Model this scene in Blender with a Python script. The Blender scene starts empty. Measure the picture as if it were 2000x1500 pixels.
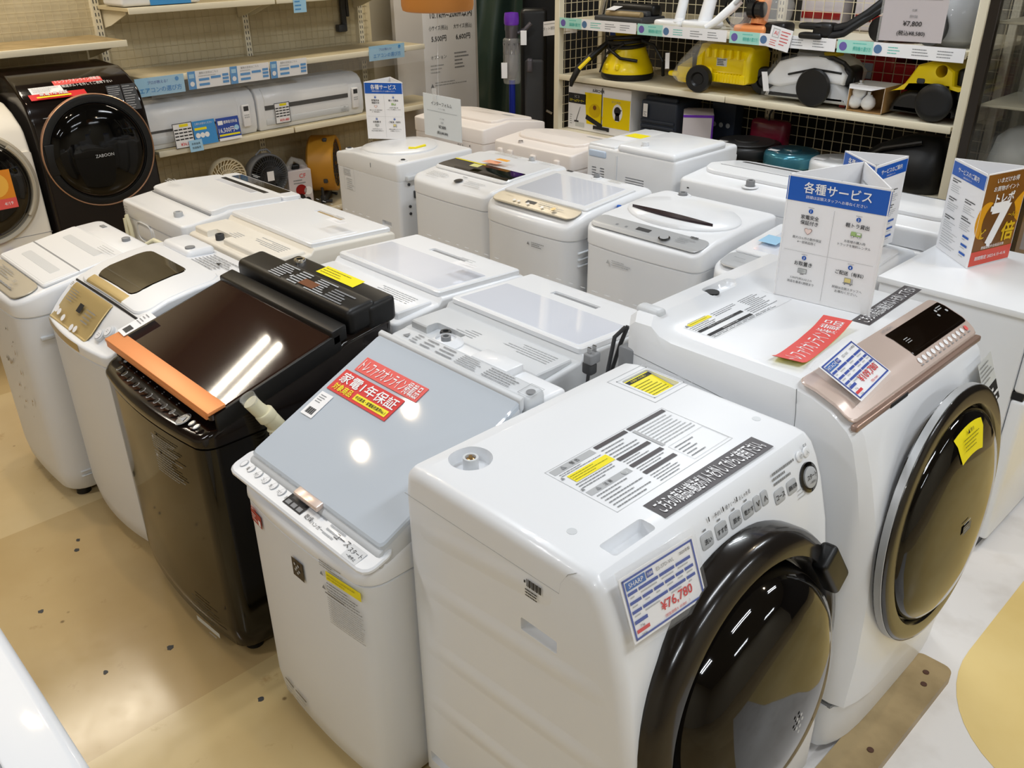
import bpy, bmesh, math, random
from mathutils import Vector, Matrix
random.seed(7)
scene = bpy.context.scene
COL = scene.collection
# ------------------------------------------------------------------ camera
F_PX, PITCH, ROLL, YAW, CAM_H = 1720.0, math.radians(27.35), math.radians(-0.62), math.radians(-46.3), 2.0
def _rot(x, y, z):
    c, s = math.cos(YAW), math.sin(YAW)
    return Vector((x * c + y * s, -x * s + y * c, z))
_eu, _ev = _rot(1, 0, 0), _rot(0, math.sin(PITCH), math.cos(PITCH))
_fw = _rot(0, math.cos(PITCH), -math.sin(PITCH))
_c, _s = math.cos(ROLL), math.sin(ROLL)
_right = _c * _eu + _s * _ev
_up = -_s * _eu + _c * _ev
cam_d = bpy.data.cameras.new('camera'); cam = bpy.data.objects.new('camera', cam_d); COL.objects.link(cam)
cam_d.sensor_width = 36.0; cam_d.lens = F_PX / 2000 * 36.0; cam_d.clip_start = 0.02
M = Matrix((_right, _up, -_fw)).transposed().to_4x4(); M.translation = Vector((0, 0, CAM_H))
cam.matrix_world = M
scene.camera = cam
# ------------------------------------------------------------------ exposure, world, lights
scene.view_settings.view_transform = 'Standard'; scene.view_settings.look = 'None'
scene.view_settings.gamma = 1.0; scene.view_settings.exposure = 0.12
scene.view_settings.use_curve_mapping = False
w = bpy.data.worlds.new('world'); scene.world = w; w.use_nodes = True
bg = w.node_tree.nodes['Background']; bg.inputs[0].default_value = (0.9, 0.93, 1.0, 1); bg.inputs[1].default_value = 0.16
CEIL = 3.2
def area(name, loc, sx, sy, power, col, shape='RECTANGLE', rz=0.0):
    d = bpy.data.lights.new(name, 'AREA'); d.shape = shape; d.size = sx; d.size_y = sy; d.energy = power; d.color = col
    o = bpy.data.objects.new(name, d); o.location = loc; o.rotation_euler = (0, 0, rz); COL.objects.link(o); return o
TUBE_W = 13.5
COOL, WARM = (0.90, 0.95, 1.0), (1.0, 0.80, 0.55)
for fx, fy, k, col in ((-5.40, 1.15, 1.0, (1, .90, .74)), (-5.0, 4.1, 1.0, (1, .88, .70)), (-2.6, -1.3, 0.9, (.97, .97, 1)), (-2.3, 1.2, 0.9, COOL), (-2.3, 3.9, 1.1, COOL),
                  (0.4, -1.3, 1.0, COOL), (0.4, 1.5, 1.0, COOL), (0.3, 4.3, 1.0, COOL), (2.9, 1.2, 1.0, COOL), (2.9, 4.1, 1.0, COOL)):
    for dx in (-0.085, 0.085):
        area('ceiling_tube_light', (fx + dx, fy, CEIL - 0.06), 0.04, 1.2, TUBE_W * k, col)
for fx, fy in ((-3.81, 1.06), (-4.02, 0.68), (-0.2, 3.6)):
    area('downlight', (fx, fy, CEIL - 0.03), 0.085, 0.085, 8.0, WARM, 'DISK')

# ------------------------------------------------------------------ materials
def lin(h):
    h = h.lstrip('#'); r = []
    for i in (0, 2, 4):
        c = int(h[i:i + 2], 16) / 255
        r.append(c / 12.92 if c <= 0.04045 else ((c + 0.055) / 1.055) ** 2.4)
    return r
MATS = {}
def mat(name, col='#ffffff', rough=0.45, metal=0.0, coat=0.0, trans=0.0, alpha=1.0, spec=0.5, noise=None, bump=0.0, ior=1.45):
    m = bpy.data.materials.new(name); m.use_nodes = True; nt = m.node_tree; b = nt.nodes['Principled BSDF']
    c = lin(col) if isinstance(col, str) else list(col)
    b.inputs['Base Color'].default_value = c + [1]; b.inputs['Roughness'].default_value = rough; b.inputs['Metallic'].default_value = metal
    b.inputs['Coat Weight'].default_value = coat; b.inputs['Coat Roughness'].default_value = 0.04
    b.inputs['Transmission Weight'].default_value = trans; b.inputs['Alpha'].default_value = alpha
    b.inputs['Specular IOR Level'].default_value = spec; b.inputs['IOR'].default_value = ior
    if noise:
        c2, scale, lo, hi = noise
        tc = nt.nodes.new('ShaderNodeTexCoord'); n = nt.nodes.new('ShaderNodeTexNoise'); n.inputs['Scale'].default_value = scale
        n.inputs['Detail'].default_value = 6; r = nt.nodes.new('ShaderNodeValToRGB')
        r.color_ramp.elements[0].position = lo; r.color_ramp.elements[1].position = hi
        r.color_ramp.elements[0].color = c + [1]; r.color_ramp.elements[1].color = lin(c2) + [1]
        nt.links.new(tc.outputs['Object'], n.inputs['Vector']); nt.links.new(n.outputs['Fac'], r.inputs['Fac']); nt.links.new(r.outputs['Color'], b.inputs['Base Color'])
        if bump:
            bp = nt.nodes.new('ShaderNodeBump'); bp.inputs['Strength'].default_value = bump; bp.inputs['Distance'].default_value = 0.002
            nt.links.new(n.outputs['Fac'], bp.inputs['Height']); nt.links.new(bp.outputs['Normal'], b.inputs['Normal'])
    MATS[name] = m; return m
white = mat('white_plastic', '#e9ebee', 0.32, coat=0.25)
white_matte = mat('white_steel', '#dfe1e4', 0.42)
ivory = mat('ivory_plastic', '#e6e1d6', 0.40)
pinkwhite = mat('creamy_plastic', '#ece4de', 0.4)
offw = mat('pale_grey_plastic', '#cfd2d5', 0.38)
silver = mat('silver_grey_panel', '#b9bbbd', 0.35, metal=0.3)
greyglass = mat('grey_glass_lid', '#c3cbd4', 0.04, coat=1.0)
whiteglass = mat('white_glass_lid', '#e2e6f0', 0.06, coat=0.8)
seam = mat('seam_grey', '#8b8d90', 0.6)
dgrey = mat('dark_grey_plastic', '#3a3b3d', 0.5)
mgrey = mat('mid_grey_plastic', '#85878a', 0.5)
lgrey = mat('light_grey_plastic', '#b4b6b8', 0.45)
black = mat('black_plastic', '#0a0a0b', 0.42)
gloss = mat('gloss_black', '#080708', 0.08, coat=0.6)
brownblack = mat('gloss_dark_brown', '#140d0b', 0.12, coat=0.1)
brownpanel = mat('gloss_dark_brown_front', '#0a0705', 0.09, coat=0.1)
brownlid = mat('brown_glass_lid', '#2a1812', 0.05, coat=0.25)
tint = mat('tinted_door_glass', '#0b0908', 0.05, coat=0.15)
tintblack = mat('black_door_glass', '#060606', 0.06, spec=0.35)
tintring = mat('tinted_door_ring', '#1c1815', 0.2, coat=0.3)
smoke = mat('smoked_lid_window', '#120b07', 0.06, coat=0.2)
copper = mat('copper_trim', '#ee9a5f', 0.4, metal=0.25)
palecopper = mat('pale_copper_ring', '#d9ab8c', 0.3, metal=0.6)
thin = mat('thin_clear_sleeve', '#f4f4f4', 0.05, alpha=0.05, coat=0.3)
blackgasket = mat('black_gasket', '#060606', 0.35)
rosegold = mat('rose_gold_panel', '#dcc8bd', 0.22, metal=0.25, coat=0.4)
rosedark = mat('rose_gold_edge', '#a58b7e', 0.3, metal=0.4)
gold = mat('gold_panel', '#c0a974', 0.34, metal=0.35)
beigegold = mat('champagne_panel', '#bdb6a6', 0.35, metal=0.35)
chrome = mat('chrome', '#c8c8c8', 0.15, metal=1.0)
brass = mat('brass', '#b89868', 0.3, metal=0.9)
red = mat('red_paper', '#d4262a', 0.5)
redorange = mat('coral_paper', '#e25a55', 0.5)
yellow = mat('yellow_sticker', '#f0e01a', 0.5)
yelpl = mat('yellow_plastic', '#f2d500', 0.28, coat=0.3)
paper = mat('white_paper', '#eeeef0', 0.45)
greypaper = mat('grey_paper', '#c9cccb', 0.5)
lilac = mat('lilac_paper', '#cdc6c9', 0.5)
blue = mat('sign_blue', '#1557b4', 0.4)
navy = mat('card_navy', '#2d4aa0', 0.5)
skyblue = mat('pale_blue_card', '#9fcbe8', 0.5)
midblue = mat('card_blue', '#3f8fd0', 0.5)
aqua = mat('aqua_strip', '#a6dccf', 0.5)
aquad = mat('aqua_dark', '#4fbfb0', 0.5)
ink = mat('black_ink', '#222224', 0.6)
inkg = mat('grey_ink', '#85878a', 0.6)
inkl = mat('pale_grey_ink', '#b2b4b6', 0.6)
redink = mat('red_ink', '#d23a3e', 0.6)
strip = mat('charcoal_strip', '#4d494b', 0.45)
beige = mat('beige_steel', '#cbbf9f', 0.5, noise=('#bfb291', 6, .35, .7))
beigelip = mat('cream_steel_lip', '#e4dcc4', 0.4)
meshw = mat('beige_wire', '#d3c8aa', 0.5)
cream = mat('cream_plastic', '#e9dec0', 0.4)
orange = mat('orange_brown_drum', '#c08a2c', 0.4)
purple = mat('purple_plastic', '#6a2bb0', 0.3, coat=0.3)
vblue = mat('blue_tube', '#1d2f9c', 0.25, metal=0.5)
green = mat('dark_green_cloth', '#27362f', 0.3)
teal = mat('teal_metallic', '#3f8296', 0.22, metal=0.5, coat=0.5)
tealtop = mat('teal_dark', '#1f4a58', 0.3, coat=0.4)
maroon = mat('maroon_plastic', '#7a1533', 0.25, coat=0.5)
redpl = mat('dark_red_plastic', '#8e1718', 0.3, coat=0.4)
slate = mat('slate_blue_case', '#2c3442', 0.5)
cardb = mat('cardboard', '#b58f5c', 0.7)
khaki = mat('khaki_wood', '#a8926a', 0.45, noise=('#8e7a55', 9, .4, .7))
hosew = mat('ivory_hose', '#d9d3b4', 0.5)
brownframe = mat('dark_bronze_frame', '#2a241e', 0.35, metal=0.4)
mushroom = mat('bag_grey', '#9a9c98', 0.3)
glass = mat('clear_glass', '#ffffff', 0.0, trans=1.0, alpha=0.22, ior=1.45)
film = mat('clear_film', '#e8e8e6', 0.08, alpha=0.2, coat=1.0)
skingrey = mat('dust_grey', '#6d6a63', 0.6)
lampsh = mat('amber_lampshade', '#b0702c', 0.5)
mulch = mat('scuff_brown', '#a98f6d', 0.6)

# ------------------------------------------------------------------ mesh builder
def V3(p): return Vector(p)
_RB = {}
def rb_data(seg):
    if seg in _RB: return _RB[seg]
    bm = bmesh.new(); bmesh.ops.create_cube(bm, size=2.0)
    bmesh.ops.bevel(bm, geom=list(bm.edges), offset=0.5, segments=seg, profile=0.5, affect='EDGES')
    vs = [tuple(v.co) for v in bm.verts]; fs = [tuple(v.index for v in f.verts) for f in bm.faces]; bm.free()
    _RB[seg] = (vs, fs); return _RB[seg]
_TX = {}
def text_data(s, bold):
    k = (s, bold)
    if k in _TX: return _TX[k]
    c = bpy.data.curves.new('t', 'FONT'); c.body = s; c.resolution_u = 2; c.offset = bold; c.size = 1.0
    o = bpy.data.objects.new('t', c); COL.objects.link(o); bpy.context.view_layer.update()
    m = bpy.data.meshes.new_from_object(o.evaluated_get(bpy.context.evaluated_depsgraph_get()))
    vs = [(v.co.x, v.co.y) for v in m.vertices]; fs = [tuple(p.vertices) for p in m.polygons]
    bpy.data.objects.remove(o); bpy.data.curves.remove(c); bpy.data.meshes.remove(m)
    if vs:
        x0 = min(v[0] for v in vs); x1 = max(v[0] for v in vs); y0 = min(v[1] for v in vs); y1 = max(v[1] for v in vs)
        vs = [(x - x0, y - y0) for x, y in vs]
    else: x0 = x1 = y0 = y1 = 0
    _TX[k] = (vs, fs, max(x1 - x0, 1e-6), max(y1 - y0, 1e-6)); return _TX[k]

class MB:
    def __init__(s, m=None): s.v = []; s.f = []; s.fi = []; s.ms = []; s.cur = 0; s.w = None; s.use(m or white)
    def use(s, m):
        if m not in s.ms: s.ms.append(m)
        s.cur = s.ms.index(m); return s
    def add(s, vs, fs):
        n = len(s.v); s.v += [Vector(s.w(Vector(p))) if s.w else Vector(p) for p in vs]
        for f in fs: s.f.append([n + i for i in f]); s.fi.append(s.cur)
        return s
    def box(s, x0, x1, y0, y1, z0, z1):
        return s.add([(x, y, z) for x in (x0, x1) for y in (y0, y1) for z in (z0, z1)],
                     [(0, 1, 3, 2), (4, 6, 7, 5), (0, 4, 5, 1), (2, 3, 7, 6), (0, 2, 6, 4), (1, 5, 7, 3)])
    def rbox(s, x0, x1, y0, y1, z0, z1, r=0.01, seg=3):
        vs, fs = rb_data(seg); out = []
        for p in vs:
            q = []
            for c, (a, b) in zip(p, ((x0, x1), (y0, y1), (z0, z1))):
                rr = min(r, (b - a) / 2 - 1e-5); u = abs(c)
                d = (u - 0.5) / 0.5 if u > 0.5 else 0.0
                q.append((b - rr + rr * d) if c >= 0 else (a + rr - rr * d))
            out.append(q)
        return s.add(out, fs)
    def loft(s, rings, cap=True, close=True):
        n = len(rings[0]); vs = [p for r in rings for p in r]; fs = []
        for i in range(len(rings) - 1):
            for j in range(n if close else n - 1):
                k = (j + 1) % n; fs.append((i * n + j, i * n + k, (i + 1) * n + k, (i + 1) * n + j))
        if cap: fs.append(tuple(range(n))[::-1]); fs.append(tuple(range((len(rings) - 1) * n, len(rings) * n)))
        return s.add(vs, fs)
    def lathe(s, prof, C=(0, 0, 0), axis=(0, 0, 1), n=40, cap=True):
        a = Vector(axis).normalized(); t = Vector((1, 0, 0)) if abs(a.x) < 0.9 else Vector((0, 1, 0))
        u = a.cross(t).normalized(); w_ = a.cross(u); C = Vector(C); rings = []
        for r, h in prof:
            r = max(r, 1e-4)
            rings.append([C + a * h + (u * math.cos(2 * math.pi * i / n) + w_ * math.sin(2 * math.pi * i / n)) * r for i in range(n)])
        return s.loft(rings, cap=cap)
    def cyl(s, a, b, r, r2=None, n=20):
        a, b = Vector(a), Vector(b); return s.lathe([(r, 0), (r2 if r2 is not None else r, (b - a).length)], a, b - a, n)
    def tube(s, pts, r, n=10, closed=False):
        pts = [Vector(p) for p in pts]; rings = []; N = len(pts); up = None
        for i, p in enumerate(pts):
            if closed: d = (pts[(i + 1) % N] - pts[i - 1]).normalized()
            else: d = (pts[min(i + 1, N - 1)] - pts[max(i - 1, 0)]).normalized()
            if up is None: up = d.orthogonal().normalized()
            up = (up - d * up.dot(d)).normalized(); sd = d.cross(up)
            rr = r[i] if isinstance(r, (list, tuple)) else r
            rings.append([p + (up * math.cos(2 * math.pi * k / n) + sd * math.sin(2 * math.pi * k / n)) * rr for k in range(n)])
        if closed: rings.append(rings[0])
        return s.loft(rings, cap=not closed)
    def prism(s, poly, O, U, Vv, h):
        """2D polygon in frame O,U,V, extruded by h along U x V"""
        O, U, Vv = Vector(O), Vector(U), Vector(Vv); N = U.cross(Vv).normalized()
        a = [O + U * x + Vv * y for x, y in poly]; b = [p + N * h for p in a]
        return s.loft([a, b])
    def xloft(s, prof, x0, x1, r=0.015, seg=4):
        """(y,z) outline swept along x with rounded rims"""
        n = len(prof)
        area2 = sum(prof[i][0] * prof[(i + 1) % n][1] - prof[(i + 1) % n][0] * prof[i][1] for i in range(n))
        sg = 1 if area2 > 0 else -1
        def off(d):
            out = []
            for i in range(n):
                p, q, t = Vector(prof[i - 1]), Vector(prof[i]), Vector(prof[(i + 1) % n])
                e1, e2 = (q - p).normalized(), (t - q).normalized()
                n1, n2 = Vector((-e1.y, e1.x)) * sg, Vector((-e2.y, e2.x)) * sg
                b = (n1 + n2); b.normalize(); k = d / max(0.45, b.dot(n1)); out.append((q.x + b.x * k, q.y + b.y * k))
            return out
        rings = []
        for i in range(seg + 1):
            a = math.pi / 2 * i / seg; rings.append((x0 + r * (1 - math.sin(a)), off(r * (1 - math.cos(a)))))
        rings = [(x0 + r * (1 - math.cos(math.pi / 2 * i / seg)), off(r * (1 - math.sin(math.pi / 2 * i / seg)))) for i in range(seg + 1)]
        rings += [(x1 - (x - x0), o) for x, o in reversed(rings)]
        return s.loft([[(x, y, z) for y, z in o] for x, o in rings])
    def build(s, name, parent=None, loc=None, rot=None, angle=0.7, flat=False):
        me = bpy.data.meshes.new(name); me.from_pydata([tuple(p) for p in s.v], [], s.f)
        for m in s.ms: me.materials.append(m)
        me.polygons.foreach_set('material_index', s.fi)
        bm = bmesh.new(); bm.from_mesh(me); bmesh.ops.recalc_face_normals(bm, faces=bm.faces) if not flat else None
        bm.to_mesh(me); bm.free()
        if not flat:
            me.polygons.foreach_set('use_smooth', [True] * len(me.polygons)); me.set_sharp_from_angle(angle=angle)
        me.update()
        o = bpy.data.objects.new(name, me); COL.objects.link(o)
        if parent: o.parent = parent
        if loc: o.location = loc
        if rot: o.rotation_euler = rot
        return o
def cut(o, mb):
    c = mb.build('cutter'); c.parent = o.parent; md = o.modifiers.new('b', 'BOOLEAN'); md.object = c; md.operation = 'DIFFERENCE'; md.solver = 'EXACT'
    bpy.context.view_layer.update()
    me = bpy.data.meshes.new_from_object(o.evaluated_get(bpy.context.evaluated_depsgraph_get()))
    o.modifiers.clear(); old = o.data; nm = old.name; o.data = me; bpy.data.meshes.remove(old); me.name = nm
    d = c.data; bpy.data.objects.remove(c); bpy.data.meshes.remove(d)
    me.polygons.foreach_set('use_smooth', [True] * len(me.polygons)); me.set_sharp_from_angle(angle=0.5)
    return o

class Art:
    """flat print: frame O,U,V; every layer lies a little above the last"""
    def __init__(s, mb, O, U, V, lift=0.0006, scale=1.0):
        s.mb = mb; s.O = Vector(O); s.U = Vector(U).normalized(); s.V = Vector(V).normalized(); s.N = s.U.cross(s.V).normalized(); s.l = lift
    def P(s, u, v, k=0): return s.O + s.U * u + s.V * v + s.N * (s.l * (1 + k))
    def rect(s, u0, v0, u1, v1, m, k=0):
        s.mb.use(m).add([s.P(u0, v0, k), s.P(u1, v0, k), s.P(u1, v1, k), s.P(u0, v1, k)], [(0, 1, 2, 3)]); return s
    def poly(s, pts, m, k=0):
        s.mb.use(m).add([s.P(u, v, k) for u, v in pts], [tuple(range(len(pts)))]); return s
    def disc(s, u, v, r, m, k=1, n=20, ry=None):
        return s.poly([(u + r * math.cos(2 * math.pi * i / n), v + (ry or r) * math.sin(2 * math.pi * i / n)) for i in range(n)], m, k)
    def frame(s, u0, v0, u1, v1, t, m, k=1):
        s.rect(u0, v0, u1, v0 + t, m, k); s.rect(u0, v1 - t, u1, v1, m, k); s.rect(u0, v0, u0 + t, v1, m, k); return s.rect(u1 - t, v0, u1, v1, m, k)
    def text(s, t, u, v, h, m=None, al='c', maxw=None, bold=0.0, k=2, w=None):
        vs, fs, tw, th = text_data(t, 0.0); sy = h / th; sx = sy
        if w: sx = w / tw
        elif maxw and tw * sx > maxw: sx = maxw / tw
        du = {'c': -tw * sx / 2, 'l': 0, 'r': -tw * sx}[al]
        s.mb.use(m or ink)
        for i, (ox, oy) in enumerate(((-bold, 0), (bold, 0), (0, bold), (0, -bold)) if bold >= .004 else ((0, 0),)):
            s.mb.add([s.P(u + du + (x + ox) * sx, v - h / 2 + (y + oy) * sy, k + .22 * i) for x, y in vs], fs)
        return s
    def lines(s, u0, v0, u1, v1, n, m=None, fill=0.5, k=1, lo=0.5):
        dv = (v1 - v0) / n
        for i in range(n):
            vv = v1 - (i + 0.5) * dv; u = u0; end = u0 + (u1 - u0) * random.uniform(lo, 1.0)
            while u < end:
                L = random.uniform(0.02, 0.10) * (u1 - u0); s.rect(u, vv - dv * fill / 2, min(u + L, end), vv + dv * fill / 2, m or inkg, k); u += L + 0.012 * (u1 - u0)
        return s
    def tri(s, u, v, r, m, k=2): return s.poly([(u - r, v - r * .8), (u + r, v - r * .8), (u, v + r)], m, k)

# ------------------------------------------------------------------ tagging
def tag(o, label, cat, group=None):
    o['label'] = label; o['category'] = cat
    if group: o['group'] = group
    return o
def thing(name, label, cat, loc=(0, 0, 0), rz=0.0, group=None):
    o = bpy.data.objects.new(name, None); COL.objects.link(o); o.location = loc; o.rotation_euler = (0, 0, rz); o.empty_display_size = 0.1
    bpy.context.view_layer.update()
    return tag(o, label, cat, group)
def struct(o): o['kind'] = 'structure'; return o
PI = math.pi
def sub_label(o, t): o['label'] = t; return o
# ------------------------------------------------------------------ the room
def slab_floor():
    m = bpy.data.materials.new('polished_floor'); m.use_nodes = True; nt = m.node_tree; b = nt.nodes['Principled BSDF']
    tc = nt.nodes.new('ShaderNodeTexCoord')
    def noise(sc, det=5, rough=.55):
        n = nt.nodes.new('ShaderNodeTexNoise'); n.inputs['Scale'].default_value = sc; n.inputs['Detail'].default_value = det; n.inputs['Roughness'].default_value = rough
        nt.links.new(tc.outputs['Object'], n.inputs['Vector']); return n
    def ramp(src, p0, c0, p1, c1):
        r = nt.nodes.new('ShaderNodeValToRGB'); e = r.color_ramp.elements; e[0].position = p0; e[1].position = p1
        e[0].color = lin(c0) + [1]; e[1].color = lin(c1) + [1]; nt.links.new(src, r.inputs['Fac']); return r
    n1 = noise(1.1); r1 = ramp(n1.outputs['Fac'], .3, '#c2a878', .72, '#d9c498')
    n2 = noise(9, 8, .65); r2 = ramp(n2.outputs['Fac'], .62, '#ffffff', .80, '#c4ad88')
    mx = nt.nodes.new('ShaderNodeMix'); mx.data_type = 'RGBA'; mx.blend_type = 'MULTIPLY'; mx.inputs[0].default_value = 0.8
    nt.links.new(r1.outputs['Color'], mx.inputs[6]); nt.links.new(r2.outputs['Color'], mx.inputs[7])
    # small worn pits
    vo = nt.nodes.new('ShaderNodeTexVoronoi'); vo.inputs['Scale'].default_value = 5.5; nt.links.new(tc.outputs['Object'], vo.inputs['Vector'])
    r3 = ramp(vo.outputs['Distance'], .025, '#6b5335', .05, '#ffffff')
    mx2 = nt.nodes.new('ShaderNodeMix'); mx2.data_type = 'RGBA'; mx2.blend_type = 'MULTIPLY'; mx2.inputs[0].default_value = 0.7
    nt.links.new(mx.outputs[2], mx2.inputs[6]); nt.links.new(r3.outputs['Color'], mx2.inputs[7])
    # sheets of flooring laid side by side, each of a slightly different tone
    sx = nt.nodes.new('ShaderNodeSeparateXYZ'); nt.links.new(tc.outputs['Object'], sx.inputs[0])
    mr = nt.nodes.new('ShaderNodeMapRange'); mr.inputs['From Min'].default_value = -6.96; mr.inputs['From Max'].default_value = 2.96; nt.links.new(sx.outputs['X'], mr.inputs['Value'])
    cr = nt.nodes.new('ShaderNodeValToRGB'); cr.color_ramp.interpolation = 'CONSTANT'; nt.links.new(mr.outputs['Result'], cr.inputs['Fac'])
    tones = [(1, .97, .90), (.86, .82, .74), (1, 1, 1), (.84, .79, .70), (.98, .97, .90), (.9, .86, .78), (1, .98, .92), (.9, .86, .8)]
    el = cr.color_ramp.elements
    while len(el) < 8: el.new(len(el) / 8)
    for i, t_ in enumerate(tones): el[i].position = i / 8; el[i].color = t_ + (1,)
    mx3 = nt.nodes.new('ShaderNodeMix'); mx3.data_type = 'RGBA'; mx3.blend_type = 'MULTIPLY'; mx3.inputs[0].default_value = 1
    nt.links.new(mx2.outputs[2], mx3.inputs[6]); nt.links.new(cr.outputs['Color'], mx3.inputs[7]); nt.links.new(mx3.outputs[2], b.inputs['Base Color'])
    rr = nt.nodes.new('ShaderNodeMapRange'); rr.inputs['To Min'].default_value = .08; rr.inputs['To Max'].default_value = .27
    nt.links.new(n2.outputs['Fac'], rr.inputs['Value']); nt.links.new(rr.outputs['Result'], b.inputs['Roughness'])
    bp = nt.nodes.new('ShaderNodeBump'); bp.inputs['Strength'].default_value = .25; bp.inputs['Distance'].default_value = .004
    nt.links.new(n1.outputs['Fac'], bp.inputs['Height']); nt.links.new(bp.outputs['Normal'], b.inputs['Normal'])
    return m
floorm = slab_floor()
ceilm = mat('ceiling_board', '#7d7a74', 0.8); wallm = mat('wall_paint', '#cfc6b0', 0.7); darkwall = mat('dark_partition', '#23211f', 0.6)
whitepath = mat('white_floor_paint', '#ebe7e3', 0.3, noise=('#d6d0c9', 7, .5, .85)); yelfloor = mat('yellow_floor_paint', '#efd592', 0.28, noise=('#e6c982', 3, .35, .7))
X0, X1, Y0, Y1 = -6.3, 4.2, -3.2, 6.6
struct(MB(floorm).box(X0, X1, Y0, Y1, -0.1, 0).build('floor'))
struct(MB(ceilm).box(X0, X1, Y0, Y1, CEIL, CEIL + .1).build('ceiling'))
struct(MB(wallm).box(X0 - .1, X0, Y0, Y1, 0, CEIL).build('wall_left'))
struct(MB(darkwall).box(X0, X1, Y1, Y1 + .1, 0, CEIL).build('wall_back'))
struct(MB(wallm).box(X1, X1 + .1, Y0, Y1, 0, CEIL).build('wall_right'))
struct(MB(wallm).box(X0, X1, Y0 - .1, Y0, 0, CEIL).build('wall_front'))
o = MB(whitepath).box(-1.5, 1.2, 1.35, 4.2, 0, .0015).build('floor_path'); struct(o)
a = [(-.5 + .35 * (1 - math.cos(t)), 2.42 - .42 * math.sin(t)) for t in [i * PI / 24 for i in range(12)]]
yo = [(1.2, 4.2), (-.5, 4.2), (-.5, 2.75)] + a + [(-.1, 2.0), (.35, 1.85), (1.2, 1.8)]
o = MB(yelfloor).prism(yo, (0, 0, .0016), (1, 0, 0), (0, 1, 0), .0012).build('floor_inlay'); struct(o)
for i, (x, y, r) in enumerate(((-1.87, .755, .011), (-3.028, .658, .009), (-2.97, .632, .010), (-2.72, .423, .010), (-2.257, .658, .012), (-2.296, .47, .009))):
    pts = [(x + r * random.uniform(.7, 1.2) * math.cos(t), y + r * random.uniform(.6, 1.1) * math.sin(t)) for t in [k * PI / 5 for k in range(10)]]
    struct(MB(dgrey).prism(pts, (0, 0, -.002), (1, 0, 0), (0, 1, 0), .003).build('floor_chip'))

# ------------------------------------------------------------------ top-loading washers
def interp(bp, y):
    if y <= bp[0][0]: return bp[0][1]
    for (a, za), (b, zb) in zip(bp, bp[1:]):
        if y <= b: return za + (zb - za) * (y - a) / (b - a)
    return bp[-1][1]
def half(w, d, rf, rb, bul, ys):
    h = []; W = w / 2; xs = [i / 5 * (W - rf) for i in range(6)]
    fy = lambda x: -bul * (1 - (x / W) ** 2)
    for x in xs: h.append((x, fy(x)))
    y0 = fy(W - rf)
    for i in range(1, 6):
        t = PI / 2 * i / 5; h.append((W - rf + rf * math.sin(t), y0 + rf * (1 - math.cos(t))))
    for y in ys:
        if y0 + rf + .005 < y < d - rb - .005: h.append((W, y))
    for i in range(0, 5):
        t = PI / 2 * i / 4; h.append((W - rb + rb * math.cos(t), d - rb + rb * math.sin(t)))
    h.append((0, d)); return h
def ring(h, zf, d, ins=0.0, w=1.0):
    W = max(x for x, y in h); full = h + [(-x, y) for x, y in reversed(h[1:-1])]
    return [(x * (1 - ins / W), d / 2 + (y - d / 2) * (1 - 2 * ins / d), zf(y)) for x, y in full]
def shell(mb, h, d, rings):
    """rings: list of (zfunc, inset); capped below by an n-gon and above by strips"""
    R = [ring(h, zf, d, ins) for zf, ins in rings]; n = len(R[0]); base = len(mb.v)
    mb.loft(R, cap=False); k = len(h); last = (len(R) - 1) * n
    idx = lambda i: base + last + i
    mir = lambda i: i if i in (0, k - 1) else n - i
    for i in range(k - 1):
        f = [idx(i), idx(i + 1), idx(mir(i + 1)), idx(mir(i))]; g = []
        for q in f:
            if q not in g: g.append(q)
        mb.f.append(g); mb.fi.append(mb.cur)
    mb.f.append([base + i for i in range(n)][::-1]); mb.fi.append(mb.cur); return mb
def feet(root, w, d, h=.03):
    for sx in (-1, 1):
        for y in (.07, d - .07):
            MB(black).cyl((sx * (w / 2 - .07), y, 0), (sx * (w / 2 - .07), y, h + .01), .028, .022).build('foot', root)
def washer(label, X, Y, rz, w, d, zt, zs, cab=white_matte, top=white, rf=.05, rb=.03, bul=.012, er=.016, toe=.035, grp=None, name='washing_machine'):
    root = thing(name, label, 'washing machine', (X, Y, 0), rz, grp)
    ys = sorted(set([b[0] for b in zt] + [d * .25, d * .5, d * .75]))
    h = half(w, d, rf, rb, bul, ys); f = lambda y: interp(zt, y)
    c = lambda z: (lambda y: z)
    shell(MB(cab), h, d, [(c(toe), .022), (c(toe + .015), .010), (c(.12), .003), (c(zs - .004), .003), (c(zs - .002), .007), (c(zs), .007)]).build('cabinet', root)
    shell(MB(top), h, d, [(c(zs + .0005), .006), (c(zs + .004), .001), (c(zs + .01), 0)] + [(lambda y, k=k: f(y) - er * (1 - math.sin(k)), er * (1 - math.cos(k))) for k in [PI / 2 * i / 5 for i in range(6)]]).build('top_cover', root)
    feet(root, w, d, toe); root['w'] = w; root['d'] = d
    del root['w']; del root['d']
    return root
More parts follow.
